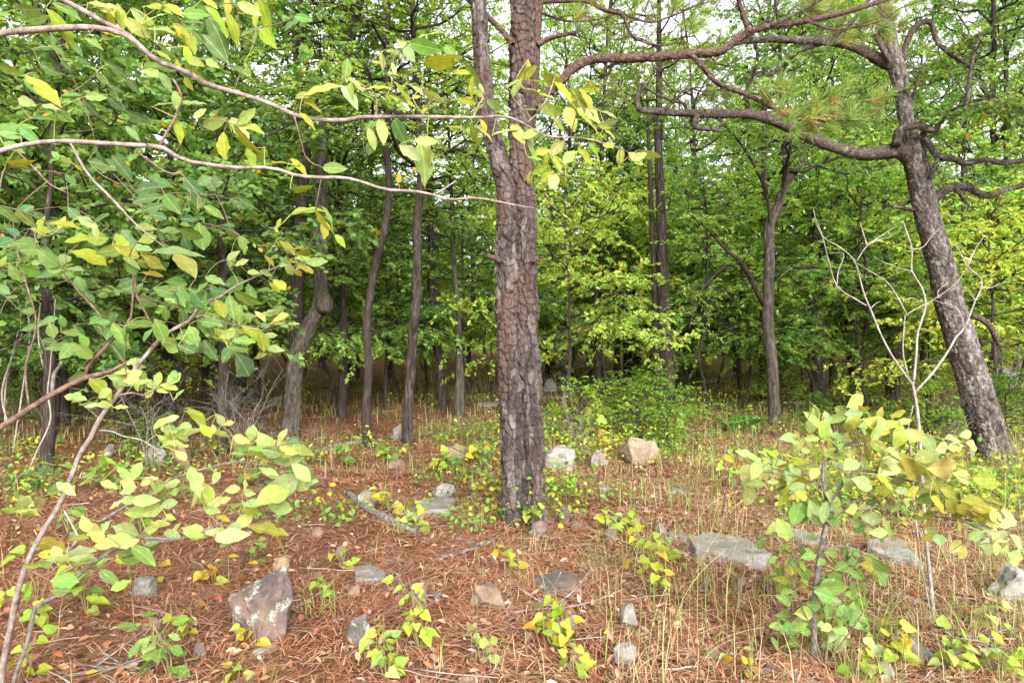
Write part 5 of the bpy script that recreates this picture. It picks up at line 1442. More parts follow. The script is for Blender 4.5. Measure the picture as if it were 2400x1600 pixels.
def build_left_sapling():
    rng = np.random.default_rng(22)
    d = 3.15
    base = at(4, 1600, d); base[2] = float(gz(base[0], base[1]))
    t = thing("hickory_sapling", base, "grey-stemmed sapling leaning in from the lower left with broad pale green leaves", "sapling")
    def br(pts, mat=M_TWIG, ns=8, seed=1, name="branch"):
        return limb_obj(name, t, base, pts, d, mat, None, ns, 0.12, seed)
    B = [br([(0, 1640, 15), (7, 1559, 14), (24, 1473, 13), (41, 1387, 13), (65, 1315, 13), (96, 1253, 12), (138, 1184, 12), (165, 1122, 11), (189, 1060, 11), (207, 1036, 11), (234, 981, 11), (275, 926, 10), (317, 864, 10), (375, 795, 9), (413, 768, 8), (455, 743, 7), (460, 712, 6), (510, 699, 6), (551, 671, 5), (610, 644, 4), (654, 623, 3)], M_TWIG, 9, 1, "stem"),
         br([(455, 743, 5), (482, 740, 4), (530, 757, 4), (580, 762, 3), (627, 768, 3)], seed=2),
         br([(275, 926, 4), (310, 920, 4), (340, 925, 3), (375, 905, 2)], seed=3),
         br([(234, 1008, 4), (262, 1010, 4), (290, 1022, 3), (330, 1030, 3), (372, 1055, 2)], M_DEAD, 6, 4),
         br([(24, 1630, 10), (40, 1570, 10), (69, 1490, 10), (83, 1422, 10), (131, 1397, 9), (189, 1342, 9), (234, 1308, 8), (293, 1273, 8), (344, 1260, 7), (413, 1263, 6), (465, 1249, 5), (516, 1225, 4), (560, 1200, 3)], M_GREYSTICK, 7, 5, "stem"),
         br([(152, 1298, 6), (182, 1262, 6), (172, 1235, 5), (150, 1195, 4)], M_DEAD, 6, 6),
         br([(238, 1220, 7), (270, 1200, 6), (303, 1180, 5), (330, 1160, 4)], M_GREYSTICK, 6, 7),
         br([(396, 1125, 5), (440, 1108, 5), (490, 1095, 4), (551, 1081, 4), (610, 1088, 3)], M_GREYSTICK, 6, 8),
         br([(330, 1165, 5), (365, 1145, 5), (400, 1123, 4)], M_GREYSTICK, 6, 9),
         br([(375, 795, 4), (345, 740, 4), (320, 690, 3), (316, 640, 2)], M_REDTWIG, 5, 10)]
    leaves = []
    for txt, cf in ((SAP4, C4), (SAP7, C7)):
        for (cx, cy, L, ang, wr, c) in parse(txt):
            px, py = cf((cx, cy))
            if cf is C4 and cx < 1060 and cy < 900 and cx < 760 - 0 * cy:
                continue
            for rep in range(2 if rng.random() < 0.85 else 1):
                P, di, n, Lm = leaf_from_px(px + rep * rng.normal(0, 24), py + rep * rng.normal(6, 16), L / 2.904 * (1.12 if not rep else .9), ang + rep * rng.normal(0, 50), min(.6, wr), d + rng.normal(-0.05, 0.12), rng, 0.62)
                leaves.append((P, di, n, Lm, LC[c]))
    print('left sapling', len(leaves))
    attach_leaves(t, base, B, leaves[:300], rng, BROAD + LEAVES[3:], M_TWIG)
    # the reddish branch that comes in from outside the edge
    rng = np.random.default_rng(23)
    d2 = 3.4
    base = np.array([(-420 - 1200) / F * d2, d2, 0.0]); base[2] = float(gz(base[0], base[1]))
    t = thing("gum_sapling", base, "reddish-brown sapling branch with dark green leaves rising from the left edge", "sapling")
    def br2(pts, mat=M_REDTWIG, ns=8, seed=1, name="branch"):
        return limb_obj(name, t, base, pts, d2, mat, None, ns, 0.12, seed)
    B = [br2([(-420, 1640, 26), (-400, 1300, 22), (-250, 1150, 18), (0, 1002, 15), (69, 957, 14), (124, 923, 13), (200, 885, 12), (255, 871, 9), (300, 847, 6)], seed=11, name="stem"),
         br2([(200, 885, 9), (207, 857, 8), (258, 802, 7), (300, 757, 6), (310, 719, 5), (312, 626, 4), (308, 560, 3)], seed=12),
         br2([(122, 924, 9), (126, 880, 8), (145, 850, 6)], M_GREYSTICK, seed=13),
         br2([(258, 802, 5), (235, 740, 4), (190, 690, 4), (150, 640, 3)], seed=14),
         br2([(69, 957, 5), (60, 860, 5), (85, 760, 4), (60, 660, 4), (40, 590, 3)], seed=15)]
    leaves = []
    for (cx, cy, L, ang, wr, c) in parse(SAP4):
        if cx < 760 and cy < 900:
            px, py = C4((cx, cy))
            P, di, n, Lm = leaf_from_px(px, py, L / 2.904, ang, wr, d2 + rng.normal(0, 0.12), rng, 0.6)
            leaves.append((P, di, n, Lm, LC[c]))
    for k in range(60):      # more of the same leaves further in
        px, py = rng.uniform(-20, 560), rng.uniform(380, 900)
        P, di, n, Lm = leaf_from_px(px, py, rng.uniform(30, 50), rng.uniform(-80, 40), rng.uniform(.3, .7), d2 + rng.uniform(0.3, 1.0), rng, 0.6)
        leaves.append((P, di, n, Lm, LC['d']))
    attach_leaves(t, base, B, leaves, rng, BROAD, M_TWIG)
build_left_sapling()

def build_right_sapling():
    rng = np.random.default_rng(24)
    d = ground_d(1912, 1556)
    base = at(1912, 1556, d); base[2] = float(gz(base[0], base[1]))
    t = thing("oak_sapling", base, "leafy yellow-green sapling with one slim grey stem in front of the flat pale slab", "sapling")
    def br(pts, mat=M_GREYSTICK, ns=8, seed=1, name="branch"):
        return limb_obj(name, t, base, pts, d, mat, None, ns, 0.12, seed)
    B = [br([(1913, 1590, 20), (1910, 1556, 17), (1906, 1456, 14), (1912, 1370, 12), (1924, 1284, 11), (1937, 1225, 10), (1939, 1190, 9), (1930, 1129, 8), (1927, 1098, 8), (1945, 1072, 7), (1975, 1045, 6), (2010, 1030, 4)], M_GREYSTICK, 9, 1, "stem"),
         br([(1941, 1195, 6), (1985, 1198, 6), (2060, 1187, 5), (2100, 1190, 5), (2150, 1198, 5), (2220, 1215, 4), (2290, 1230, 3), (2380, 1260, 3)], seed=2),
         br([(1940, 1190, 6), (1965, 1150, 6), (1990, 1110, 6), (2030, 1102, 6), (2075, 1112, 5), (2120, 1124, 5), (2160, 1132, 4), (2220, 1170, 3)], seed=3),
         br([(1975, 1045, 5), (2000, 1043, 4), (2045, 1044, 3)], seed=4),
         br([(1925, 1100, 5), (1900, 1110, 4), (1860, 1113, 3), (1790, 1105, 3)], seed=5),
         br([(1927, 1290, 5), (1960, 1280, 4), (2000, 1285, 4), (2050, 1310, 3)], seed=6),
         br([(1930, 1135, 4), (1897, 1134, 4), (1850, 1160, 3)], seed=7),
         br([(2075, 1112, 4), (2110, 1085, 4), (2160, 1060, 3), (2230, 1040, 3)], seed=8)]
    leaves, low = [], []
    for txt, cf, sc in ((SAPR, CR, 3.267), (SAPR9, C9, 2.904)):
        for (cx, cy, L, ang, wr, c) in parse(txt):
            px, py = cf((cx, cy))
            dd = d + rng.normal(0, 0.12) - (0.25 if px > 2050 and py < 1250 else 0)
            lower = py > 1285 and px < 2080
            for rep in range(3 if lower else (2 if rng.random() < 0.92 else 1)):
                P, di, n, Lm = leaf_from_px(px + rep * rng.normal(0, 26), py + rep * rng.normal(6, 18), L / sc * (1.3 if not rep else 1.0), ang + rep * rng.normal(0, 50), min(.66, wr * 1.1), dd + rep * .08, rng, 0.6)
                (low if lower else leaves).append((P, di, n, Lm, LC[c]))
    print("right sapling", len(leaves), len(low))
    attach_leaves(t, base, B, leaves[:300], rng, BROAD + LEAVES[2:], M_TWIG)
    # the sprouts round its foot
    t = thing("oak_sprout", base + np.array([.04, -.05, 0]), "cluster of leafy green sprouts round the foot of the yellow-green sapling", "sapling")
    b2 = base + np.array([.04, -.05, 0])
    B = [limb_obj("stem", t, b2, pts, d - .05, M_REDTWIG, None, 5, .1, 40 + k) for k, pts in enumerate((
        [(1930, 1560, 5), (1905, 1480, 4), (1870, 1400, 3), (1850, 1330, 2)], [(1932, 1560, 5), (1945, 1470, 4), (1975, 1390, 3), (2000, 1330, 2)],
        [(1935, 1560, 5), (1985, 1490, 4), (2030, 1420, 3), (2050, 1350, 2)], [(1925, 1560, 4), (1870, 1510, 3), (1820, 1460, 2)]))]
    attach_leaves(t, b2, B, low, rng, BROAD, M_TWIG)
build_right_sapling()

# ------------------------------------------------------------------ rocks
def rock_mesh(seed, W, D, H, kind):
    """an angular stone: the hull of points, edges knocked off, faces roughened"""
    rng = np.random.default_rng(seed)
    if kind == 'block':            # wedge-topped block
        pts = np.array([[-.50, .02, .62], [-.46, -.02, .40], [.19, -.34, .66], [.37, .22, 1.0], [.28, .30, 1.0], [.50, .08, .58], [.42, -.22, .0], [.14, -.42, .0], [.10, -.42, .10], [-.36, -.05, .05], [-.30, .40, .62], [.30, .50, .60], [.3, .5, 0], [-.4, .4, 0]])
    elif kind == 'slab':
        a = np.sort(rng.uniform(0, 2 * math.pi, 11))
        r = rng.uniform(0.40, 0.54, 11)
        ring = np.column_stack([np.cos(a) * r, np.sin(a) * r])
        pts = np.vstack([np.column_stack([ring, np.zeros(11)]), np.column_stack([ring * rng.uniform(.82, .96, (11, 1)), rng.uniform(.70, 1.0, 11)])])
    elif kind == 'round':
        v = unit(rng.normal(0, 1, (34, 3))); v = np.sign(v) * np.abs(v) ** 0.75
        pts = v * 0.5 * np.array([1, 1, 1.0]); pts[:, 2] = pts[:, 2] + 0.5
    elif kind == 'dome':
        v = unit(rng.normal(0, 1, (22, 3))); v = v / np.max(np.abs(v), axis=1, keepdims=True) ** 0.6
        pts = v * 0.5; pts[:, 2] = pts[:, 2] + 0.5
        pts[:, 0] *= 1 - 0.3 * pts[:, 2]
    else:                          # angular
        v = rng.uniform(-1, 1, (15, 3)); v = v / np.max(np.abs(v), axis=1, keepdims=True)
        pts = v * 0.5 * rng.uniform(0.72, 1.0, (15, 1)); pts[:, 2] = pts[:, 2] + 0.5
        pts[:, 0] *= 1 - 0.35 * pts[:, 2]; pts[:, 1] *= 1 - 0.35 * pts[:, 2]
    pts = pts * np.array([W, D, H])
    bm = bmesh.new()
    for p in pts:
        bm.verts.new(p)
    res = bmesh.ops.convex_hull(bm, input=bm.verts)
    bmesh.ops.delete(bm, geom=[g for g in res["geom_interior"] if isinstance(g, bmesh.types.BMVert)], context='VERTS')
    s = min(W, D, H * 1.5)
    bmesh.ops.dissolve_limit(bm, angle_limit=math.radians(9), verts=bm.verts, edges=bm.edges)
    bmesh.ops.bevel(bm, geom=list(bm.edges), offset=0.022 * s, segments=1, profile=0.6, affect='EDGES', clamp_overlap=True)
    bmesh.ops.triangulate(bm, faces=bm.faces)
    el = max(0.018, max(W, D) / 16)
    for _ in range(4):
        long = [e for e in bm.edges if e.calc_length() > el * 1.5]
        if not long or len(bm.faces) > 3200:
            break
        bmesh.ops.subdivide_edges(bm, edges=long, cuts=1)
        bmesh.ops.triangulate(bm, faces=bm.faces)
    bm.normal_update()
    off = Vector((seed * 3.1, seed * 1.7, 0))
    for v in bm.verts:
        k = mnoise.noise(v.co * (3.2 / s) + off) * 0.055 + mnoise.noise(v.co * (9.0 / s) + off) * 0.03 + mnoise.noise(v.co * (22.0 / s) + off) * 0.014 + abs(mnoise.noise(Vector((v.co.x, v.co.y, v.co.z * 3)) * (5.0 / s) + off)) * -0.035
        v.co += v.normal * k * s
    me = bpy.data.meshes.new("rock")
    bm.to_mesh(me); bm.free()
    for p in me.polygons:
        p.use_smooth = True
    try:
        me.set_sharp_from_angle(angle=math.radians(24))
    except Exception:
        pass
    me.materials.append(M_ROCK)
    return me

GREY, BROWN, DARK, PALE, TAN = (0.185, 0.175, 0.160), (0.175, 0.118, 0.085), (0.095, 0.080, 0.076), (0.225, 0.212, 0.195), (0.25, 0.185, 0.118)
PURP = (0.112, 0.084, 0.078)
ROCKS = [
    # x, y of the lowest visible point, width px, height px, kind, colour, lichen, rz, label
    (588, 1512, 155, 158, 'block', PURP, .33, .15, "large wedge-topped brown block with a pale lichened face on the needles"),
    (853, 1372, 92, 60, 'slab', GREY, .30, .3, "tilted flat grey stone scattered with needles, beyond the wedge-topped block"),
    (838, 1520, 84, 66, 'ang', DARK, .34, .8, "dark stone dotted with white lichen right of the wedge-topped block"),
    (1007, 1215, 145, 75, 'slab', GREY, .31, .1, "long grey lichened slab left of the central pine"),
    (1040, 1172, 70, 40, 'ang', GREY, .28, .5, "pale lichen-topped stone behind the long grey slab"),
    (857, 1192, 44, 38, 'round', GREY, .30, 0, "rounded grey stone beside the fallen branch"),
    (993, 1215, 26, 26, 'ang', GREY, .27, .4, "small grey stone leaning at the front of the long slab"),
    (982, 1418, 50, 50, 'ang', PURP, .25, .2, "low brown stone half buried left of the square brown stone"),
    (1024, 1412, 42, 26, 'ang', DARK, .28, 1.2, "small dark stone tucked beside the low brown stone"),
    (1144, 1434, 96, 66, 'ang', BROWN, .29, .3, "square brown and white stone in the needles below the central pine"),
    (1312, 1398, 126, 76, 'slab', DARK, .29, -.2, "dark layered slab right of the square brown stone"),
    (1315, 1508, 104, 66, 'ang', GREY, .28, .5, "grey angular stone under the yellow briar"),
    (1478, 1478, 52, 56, 'ang', GREY, .31, .2, "upright pale grey stone leaning in dry grass"),
    (1468, 1560, 58, 44, 'round', PALE, .34, .2, "small white lichened stone alone on the needles"),
    (1316, 1106, 80, 66, 'dome', GREY, .34, .3, "whitish lichen-crusted boulder close right of the central pine"),
    (1398, 1094, 66, 40, 'ang', GREY, .31, .7, "low mottled rock between the whitish boulder and the tan boulder"),
    (1506, 1088, 78, 72, 'dome', (0.22, 0.175, 0.12), .27, .5, "upright tan boulder with a rounded top"),
    (1322, 1228, 44, 42, 'ang', PURP, .27, .2, "purplish stone at the right foot of the central pine"),
    (1265, 1262, 42, 38, 'round', DARK, .24, 0, "dark stone at the base of the central pine"),
    (1434, 1272, 54, 34, 'ang', PURP, .27, 1, "brown stone sunk in straw right of the dark one at the pine's base"),
    (1551, 1256, 30, 30, 'ang', GREY, .27, .2, "small square grey stone left of the big flat slab"),
    (1368, 1246, 52, 22, 'slab', GREY, .34, .2, "thin pale stone sliver right of the purplish stone"),
    (1746, 1338, 215, 118, 'slab', PALE, .30, .2, "big flat pale slab flush with the ground"),
    (1600, 1270, 70, 30, 'slab', GREY, .32, .5, "low grey stone just left of the big flat slab"),
    (1905, 1280, 92, 58, 'slab', GREY, .29, .1, "grey flat stone behind the yellow-green sapling's stem"),
    (2140, 1328, 140, 86, 'slab', PALE, .30, -.1, "square pale slab behind the dead shrub's stems"),
    (2400, 1420, 110, 100, 'ang', PALE, .33, .3, "pale lichened boulder cut by the right edge"),
    (1740, 1396, 50, 46, 'ang', DARK, .28, .3, "dark brown stone below the big flat slab"),
    (1652, 1384, 34, 26, 'ang', DARK, .26, .3, "small black-brown stone near orange leaves"),
    (2134, 1416, 74, 30, 'slab', GREY, .32, .1, "thin grey stone behind the base of the dead shrub"),
    (1672, 1560, 44, 40, 'ang', DARK, .32, .5, "small dark stone with white specks beside tall straw"),
    (1807, 1588, 34, 24, 'round', DARK, .34, .2, "speckled round stone in the needles near the sapling's foot"),
    (1886, 1622, 90, 50, 'slab', PALE, .33, .1, "white flat stone cut by the bottom edge"),
    (2170, 1560, 90, 60, 'ang', GREY, .31, .3, "grey stone under yellow leaves in front of the dead shrub"),
    (2250, 1560, 70, 40, 'ang', PURP, .26, .9, "brownish stone right of the grey one under yellow leaves"),
    (328, 1404, 56, 46, 'round', GREY, .28, .2, "rounded grey stone behind the briar at the left"),
    (340, 1478, 44, 40, 'slab', TAN, .22, .8, "tan slanted chip of stone left of the wedge-topped block"),
    (345, 1092, 84, 52, 'ang', GREY, .32, .2, "pale lichened rock in the shade behind the left sapling"),
    (412, 1096, 62, 62, 'ang', BROWN, .22, .3, "brown upright rock beside the pale one in the shade"),
    (462, 1545, 40, 36, 'ang', PURP, .25, .3, "small brown stone left of the wedge-topped block's foot"),
    (612, 1536, 66, 26, 'slab', PALE, .36, .2, "small pale green stone under the wedge-topped block"),
    (656, 1340, 44, 30, 'round', TAN, .20, .2, "small tan stone behind the wedge-topped block"),
    (797, 1316, 34, 34, 'ang', DARK, .26, .2, "small dark stone beyond the tilted flat one"),
    (738, 1264, 36, 26, 'round', BROWN, .20, .2, "small reddish stone in the needles beyond the tan one"),
    (827, 1400, 44, 24, 'ang', BROWN, .22, .4, "small brown stone in front of the tilted flat one"),
    (245, 1076, 40, 34, 'ang', GREY, .30, .2, "grey rock in the shade at the foot of green seedlings"),
    (2370, 922, 100, 60, 'round', GREY, .33, .2, "grey boulder behind the leaning oak"),
    (2384, 978, 90, 40, 'slab', PALE, .33, .3, "layered pale rock below the grey boulder behind the leaning oak"),
    (1289, 918, 40, 30, 'ang', GREY, .30, .2, "distant grey rock right of the pine trunk"),
    (1332, 962, 44, 50, 'ang', GREY, .30, .5, "distant squarish grey rock by the thin dead sapling"),
    (1140, 952, 74, 22, 'slab', PALE, .32, .1, "distant pale flat rock left of the pine trunk"),
    (930, 1032, 46, 36, 'ang', GREY, .32, .3, "grey rock between the two slender dark trunks"),
    (1352, 1026, 66, 26, 'slab', PALE, .34, .1, "flat pale rock in greenery beyond the whitish boulder"),
    (1868, 950, 70, 30, 'slab', GREY, .32, .3, "low grey rock beside the broad lichen-grey oak"),
    (1612, 890, 50, 34, 'ang', PALE, .32, .4, "distant pale rock pile stone left of the elm"),
    (1660, 896, 50, 30, 'slab', GREY, .32, .2, "distant low grey stone close left of the elm"),
    (1770, 900, 46, 24, 'slab', PALE, .33, .2, "distant pale flat stone close behind the elm"),
    (2140, 890, 44, 22, 'slab', PALE, .32, .2, "distant pale flat stone left of the leaning oak"),
    (925, 1108, 60, 30, 'ang', BROWN, .25, .2, "brown stone half hidden left of the long grey slab"),
    (1115, 1148, 60, 34, 'slab', BROWN, .27, .2, "low brown stone close left of the central pine"),
    (1066, 1090, 46, 46, 'round', TAN, .24, .2, "tan rounded rock among green seedlings left of the pine"),
    (1416, 1150, 34, 18, 'slab', PALE, .33, .2, "small pale stone beyond the grass tuft"),
    (1590, 1160, 44, 24, 'slab', GREY, .33, .2, "low grey stone right of the drooping grass tuft"),
    (2080, 1600, 60, 40, 'ang', GREY, .30, .2, "grey stone at the bottom edge among yellow leaves"),
    (1100, 1602, 60, 24, 'slab', PALE, .30, .2, "pale flat stone at the bottom edge in the needles"),
]
for k, (px, py, wp, hp, kind, colr, lich, rz, lab) in enumerate(ROCKS):
    g = on_ground(px, py if py < 1600 else 1599)
    d = g[1]
    if py >= 1600: g = on_ground(px, py)
    d = g[1]
    if kind == 'dome': wp, hp = wp * 1.3, hp * .88
    Wm = wp / F * d; Hm = hp / F * d
    sn = CAM_H / math.hypot(CAM_H, d); cs = d / math.hypot(CAM_H, d)
    if kind == 'slab':
        H = 0.16 * Hm + 0.015; D = min(1.5 * Wm, max(0.35 * Wm, (Hm - H * cs) / sn))
    elif kind == 'block':
        D = Wm * 0.9; H = (Hm - 0.55 * D * sn) / cs
    else:
        D = 0.8 * Wm; H = max(0.4 * Hm, (Hm - 0.35 * D * sn) / cs)
    sink = 0.30 * H if kind != 'block' else 0.06 * H
    o = link("rock", rock_mesh(100 + k, Wm, D, H * 1.12 + sink, kind), None, (g[0], g[1] + D * 0.42, g[2] - sink))
    o.rotation_euler = (random.uniform(-.05, .05), random.uniform(-.05, .05), rz if kind != 'block' else 0)
    o.color = (*colr, lich)
    tag(o, lab, "rock")

# ------------------------------------------------------------------ litter of needles and leaves on the floor
def needle_litter():
    rng = np.random.default_rng(51)
    n = 205000
    d = 2.3 + 13.0 * rng.random(n) ** 1.7
    x = rng.uniform(-1, 1, n) * (0.80 * d + 0.3)
    p = np.stack([x, d, np.zeros(n)], 1)
    keep = vnoise(p * np.array([1.1, 1.1, 1])) * 0.7 + vnoise(p * 4.1 + 7) * 0.5 > rng.random(n) * 0.75
    keep &= ~((x / d < -0.2) & (rng.random(n) < 0.25))
    p = p[keep]; n = len(p)
    ang = rng.uniform(0, math.pi * 2, n)
    # needles lie in drifts that share a direction
    drift = vnoise(p * 1.7 + 3) * 6.28
    ang = np.where(rng.random(n) < 0.45, drift + rng.normal(0, 0.5, n), ang)
    L = rng.uniform(0.07, 0.16, n)
    w = rng.uniform(0.0016, 0.0026, n) * np.clip(p[:, 1] / 4.5, 1, 2.4)
    v = np.stack([np.cos(ang), np.sin(ang), rng.normal(0, 0.16, n)], 1)
    s = np.stack([-np.sin(ang), np.cos(ang), np.zeros(n)], 1) * w[:, None]
    z0 = gz(p[:, 0], p[:, 1]) + (vnoise(np.stack([p[:, 0], p[:, 1], 0 * p[:, 0]], 1) * 3.1) - 0.5) * 0.035 + (vnoise(np.stack([p[:, 0], p[:, 1], 0 * p[:, 0]], 1) * 9.3 + 5) - 0.5) * 0.022
    c = np.stack([p[:, 0], p[:, 1], z0 + 0.006 + rng.random(n) * 0.022], 1)
    up = rng.uniform(0.0, 0.14, n)[:, None] * np.array([0, 0, 1.0])
    a = c - v * L[:, None] * .5 ; b = c + v * L[:, None] * .5; m = c + up * L[:, None] + s * rng.normal(0, 4, (n, 1))
    hz = np.array([0, 0, 1.0]) * w[:, None] * 0.6
    V = np.stack([a - s, a + s, m - s + hz, m + s + hz, b - s * .6, b + s * .6], 1).reshape(-1, 3)
    bi = np.arange(n)[:, None] * 6
    pal = np.array([[.33, .138, .074], [.39, .175, .096], [.24, .092, .052], [.43, .26, .165], [.16, .068, .043], [.34, .14, .074]])
    col = pal[rng.integers(0, 6, n)] * rng.uniform(0.75, 1.2, (n, 1))
    stw = rng.random(n) < np.clip(.10 + .35 * p[:, 0] / p[:, 1], .04, .4)
    col[stw] = np.array([.52, .40, .25]) * rng.uniform(.8, 1.15, (stw.sum(), 1))
    mb = MB(); mb.add(V, np.concatenate([bi + np.array([[0, 1, 3, 2]]), bi + np.array([[2, 3, 5, 4]])]), None, np.repeat(col, 6, 0))
    o = link("pine_needle_litter", mb.mesh("pine_needle_litter", M_LITTER))
    tag(o, "rust brown carpet of fallen pine needles", "needles", kind="stuff")
needle_litter()

def leaf_litter():
    rng = np.random.default_rng(52)
    n = 9000
    d = 2.4 + 20 * rng.random(n) ** 1.6
    x = rng.uniform(-1, 1, n) * (0.80 * d + 0.3)
    p = np.stack([x, d, gz(x, d) + 0.012 + rng.random(n) * 0.02], 1)
    dirs = np.stack([rng.normal(0, 1, n), rng.normal(0, 1, n), rng.normal(0, .25, n)], 1)
    nn = np.array([0, 0, 1.0]) + rng.normal(0, .55, (n, 3))
    L = rng.uniform(0.03, 0.07, n)
    pal = np.array([[.33, .16, .085], [.26, .12, .07], [.36, .22, .14], [.38, .29, .22], [.20, .08, .055], [.36, .10, .05], [.34, .21, .13], [.22, .14, .10]])
    col = pal[rng.integers(0, 8, n)] * rng.uniform(.7, 1.2, (n, 1))
    mb = MB(); leaf_mass(mb, p, dirs, nn, L, L * rng.uniform(.35, .6, n), col, True, -0.15, 0.35)
    o = link("leaf_litter", mb.mesh("leaf_litter", M_LITTER))
    tag(o, "scattered curled brown and grey dead leaves on the needles", "leaves", kind="stuff")
leaf_litter()

def twig_litter():
    rng = np.random.default_rng(53)
    mb = MB()
    for k in range(420):
        d = 2.6 + 14 * rng.random() ** 1.5
        x = rng.uniform(-.8, .8) * d
        a = rng.uniform(0, 6.28); ln = rng.uniform(.08, .45)
        q = np.linspace(-.5, .5, 5)
        P = np.stack([x + np.cos(a) * ln * q + rng.normal(0, .02, 5) * ln, d + np.sin(a) * ln * q + rng.normal(0, .02, 5) * ln, np.zeros(5)], 1)
        P[:, 2] = gz(P[:, 0], P[:, 1]) + 0.02 + rng.random() * .02
        mb.tube(P, np.linspace(rng.uniform(.002, .005), .0015, 5), 4, col=np.array([.30, .25, .21]) * rng.uniform(.5, 1.5))
    o = link("twig_litter", mb.mesh("twig_litter", M_LITTER))
    tag(o, "thin grey fallen twigs scattered over the floor", "twigs", kind="stuff")
twig_litter()

# ------------------------------------------------------------------ grass and ground cover that nobody could count
def blades(mb, rng, P, H, lean, col, w):
    n = len(P)
    a = rng.uniform(0, 6.28, n)
    out = np.stack([np.cos(a), np.sin(a), np.zeros(n)], 1) * lean[:, None]
    s = np.stack([-np.sin(a), np.cos(a), np.zeros(n)], 1) * w[:, None]
    up = np.array([0, 0, 1.0])
    m1 = P + up * H[:, None] * .55 + out * H[:, None] * .30
    t = P + up * H[:, None] * np.clip(1 - lean[:, None] * .35, .4, 1) + out * H[:, None]
    V = np.stack([P - s, P + s, m1 - s * .8, m1 + s * .8, t], 1).reshape(-1, 3)
    b = np.arange(n)[:, None] * 5
    mb.add(V, b + np.array([[0, 1, 3, 2]]), b + np.array([[2, 3, 4]]), np.repeat(col, 5, 0))

def wild_grass():
    rng = np.random.default_rng(54)
    n = 42000
    d = 3.0 + 24 * rng.random(n) ** 1.25
    x = rng.uniform(-1, 1, n) * (0.80 * d)
    u = x / d
    p = np.stack([x, d, np.zeros(n)], 1)
    clump = vnoise(p * 1.3) * 0.6 + vnoise(p * 4.5) * 0.6
    dens = np.clip(0.25 + 0.9 * u + 0.35 * (d > 8), 0.04, 1.0)
    dens = dens * np.where((d < 6.5) & (u < .12), .35, 1.0)
    dens = np.where((u < -0.12) & (d > 9) , 0.25, dens)
    k = clump ** 2 * dens > rng.random(n) * 0.45
    p = p[k]; n = len(p); p[:, 2] = gz(p[:, 0], p[:, 1]) - 0.01
    H = rng.uniform(.10, .38, n)
    straw = rng.random(n) < 0.48
    col = np.where(straw[:, None], np.array([.38, .29, .155]), np.array([.17, .27, .06])) * rng.uniform(.7, 1.25, (n, 1))
    mb = MB(); blades(mb, rng, p, H, rng.uniform(.05, .9, n), col, rng.uniform(.0012, .0026, n) * np.clip(p[:, 1] / 5, 1, 2.6))
    o = link("wild_grass", mb.mesh("wild_grass", M_GRASS))
    tag(o, "thin dry straw and green grass growing through the litter", "grass", kind="stuff")
wild_grass()

def ground_cover():
    rng = np.random.default_rng(55)
    mb = MB()
    nst = 5200
    d = 6.0 + 30 * rng.random(nst) ** 1.3
    x = rng.uniform(-1, 1, nst) * (0.80 * d)
    p = np.stack([x, d, np.zeros(nst)], 1)
    u = x / d
    k = vnoise(p * 0.55 + 2) * .6 + vnoise(p * 1.9) * .5 + 0.03 * (u > .02) + 0.05 * (d > 9) - 0.08 * ((u < -.05) & (d < 7.6)) - .06 * ((u < -.05) & (d > 9.5)) * 2.0 + .08 * ((u < -.3) & (d < 11)) - .10 * ((u > -.06) & (u < .3) & (d < 8.8)) > 0.50 + rng.random(nst) * .22
    p = p[k]
    for q in p:
        nl = int(rng.integers(9, 26)); h = rng.uniform(.08, .42) * (1.25 if q[0] > 0 else .8)
        z = float(gz(q[0], q[1]))
        off = rng.normal(0, .13, (nl, 2)); hh = rng.random(nl) * h
        P = np.stack([q[0] + off[:, 0], q[1] + off[:, 1], z + .02 + hh], 1)
        lit = q[0] / q[1] > -.02  # right side draws brighter leaf colours: its light is put into the colour
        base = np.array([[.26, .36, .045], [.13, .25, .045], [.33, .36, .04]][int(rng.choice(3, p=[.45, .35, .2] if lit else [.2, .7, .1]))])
        L = rng.uniform(.035, .07, nl)
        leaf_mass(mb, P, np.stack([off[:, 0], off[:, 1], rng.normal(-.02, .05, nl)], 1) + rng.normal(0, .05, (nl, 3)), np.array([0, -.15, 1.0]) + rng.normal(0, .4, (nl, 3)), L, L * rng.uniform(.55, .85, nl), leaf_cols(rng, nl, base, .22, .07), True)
        for m in range(3):
            mb.tube(np.array([[q[0], q[1], z], P[m]]), [.0025, .0015], 3, cap=False, col=np.array([.14, .12, .06]))
    o = link("ground_cover", mb.mesh("ground_cover", M_GRASS))
    tag(o, "low green seedlings and vines covering the floor among the trunks", "ground cover", kind="stuff")
ground_cover()

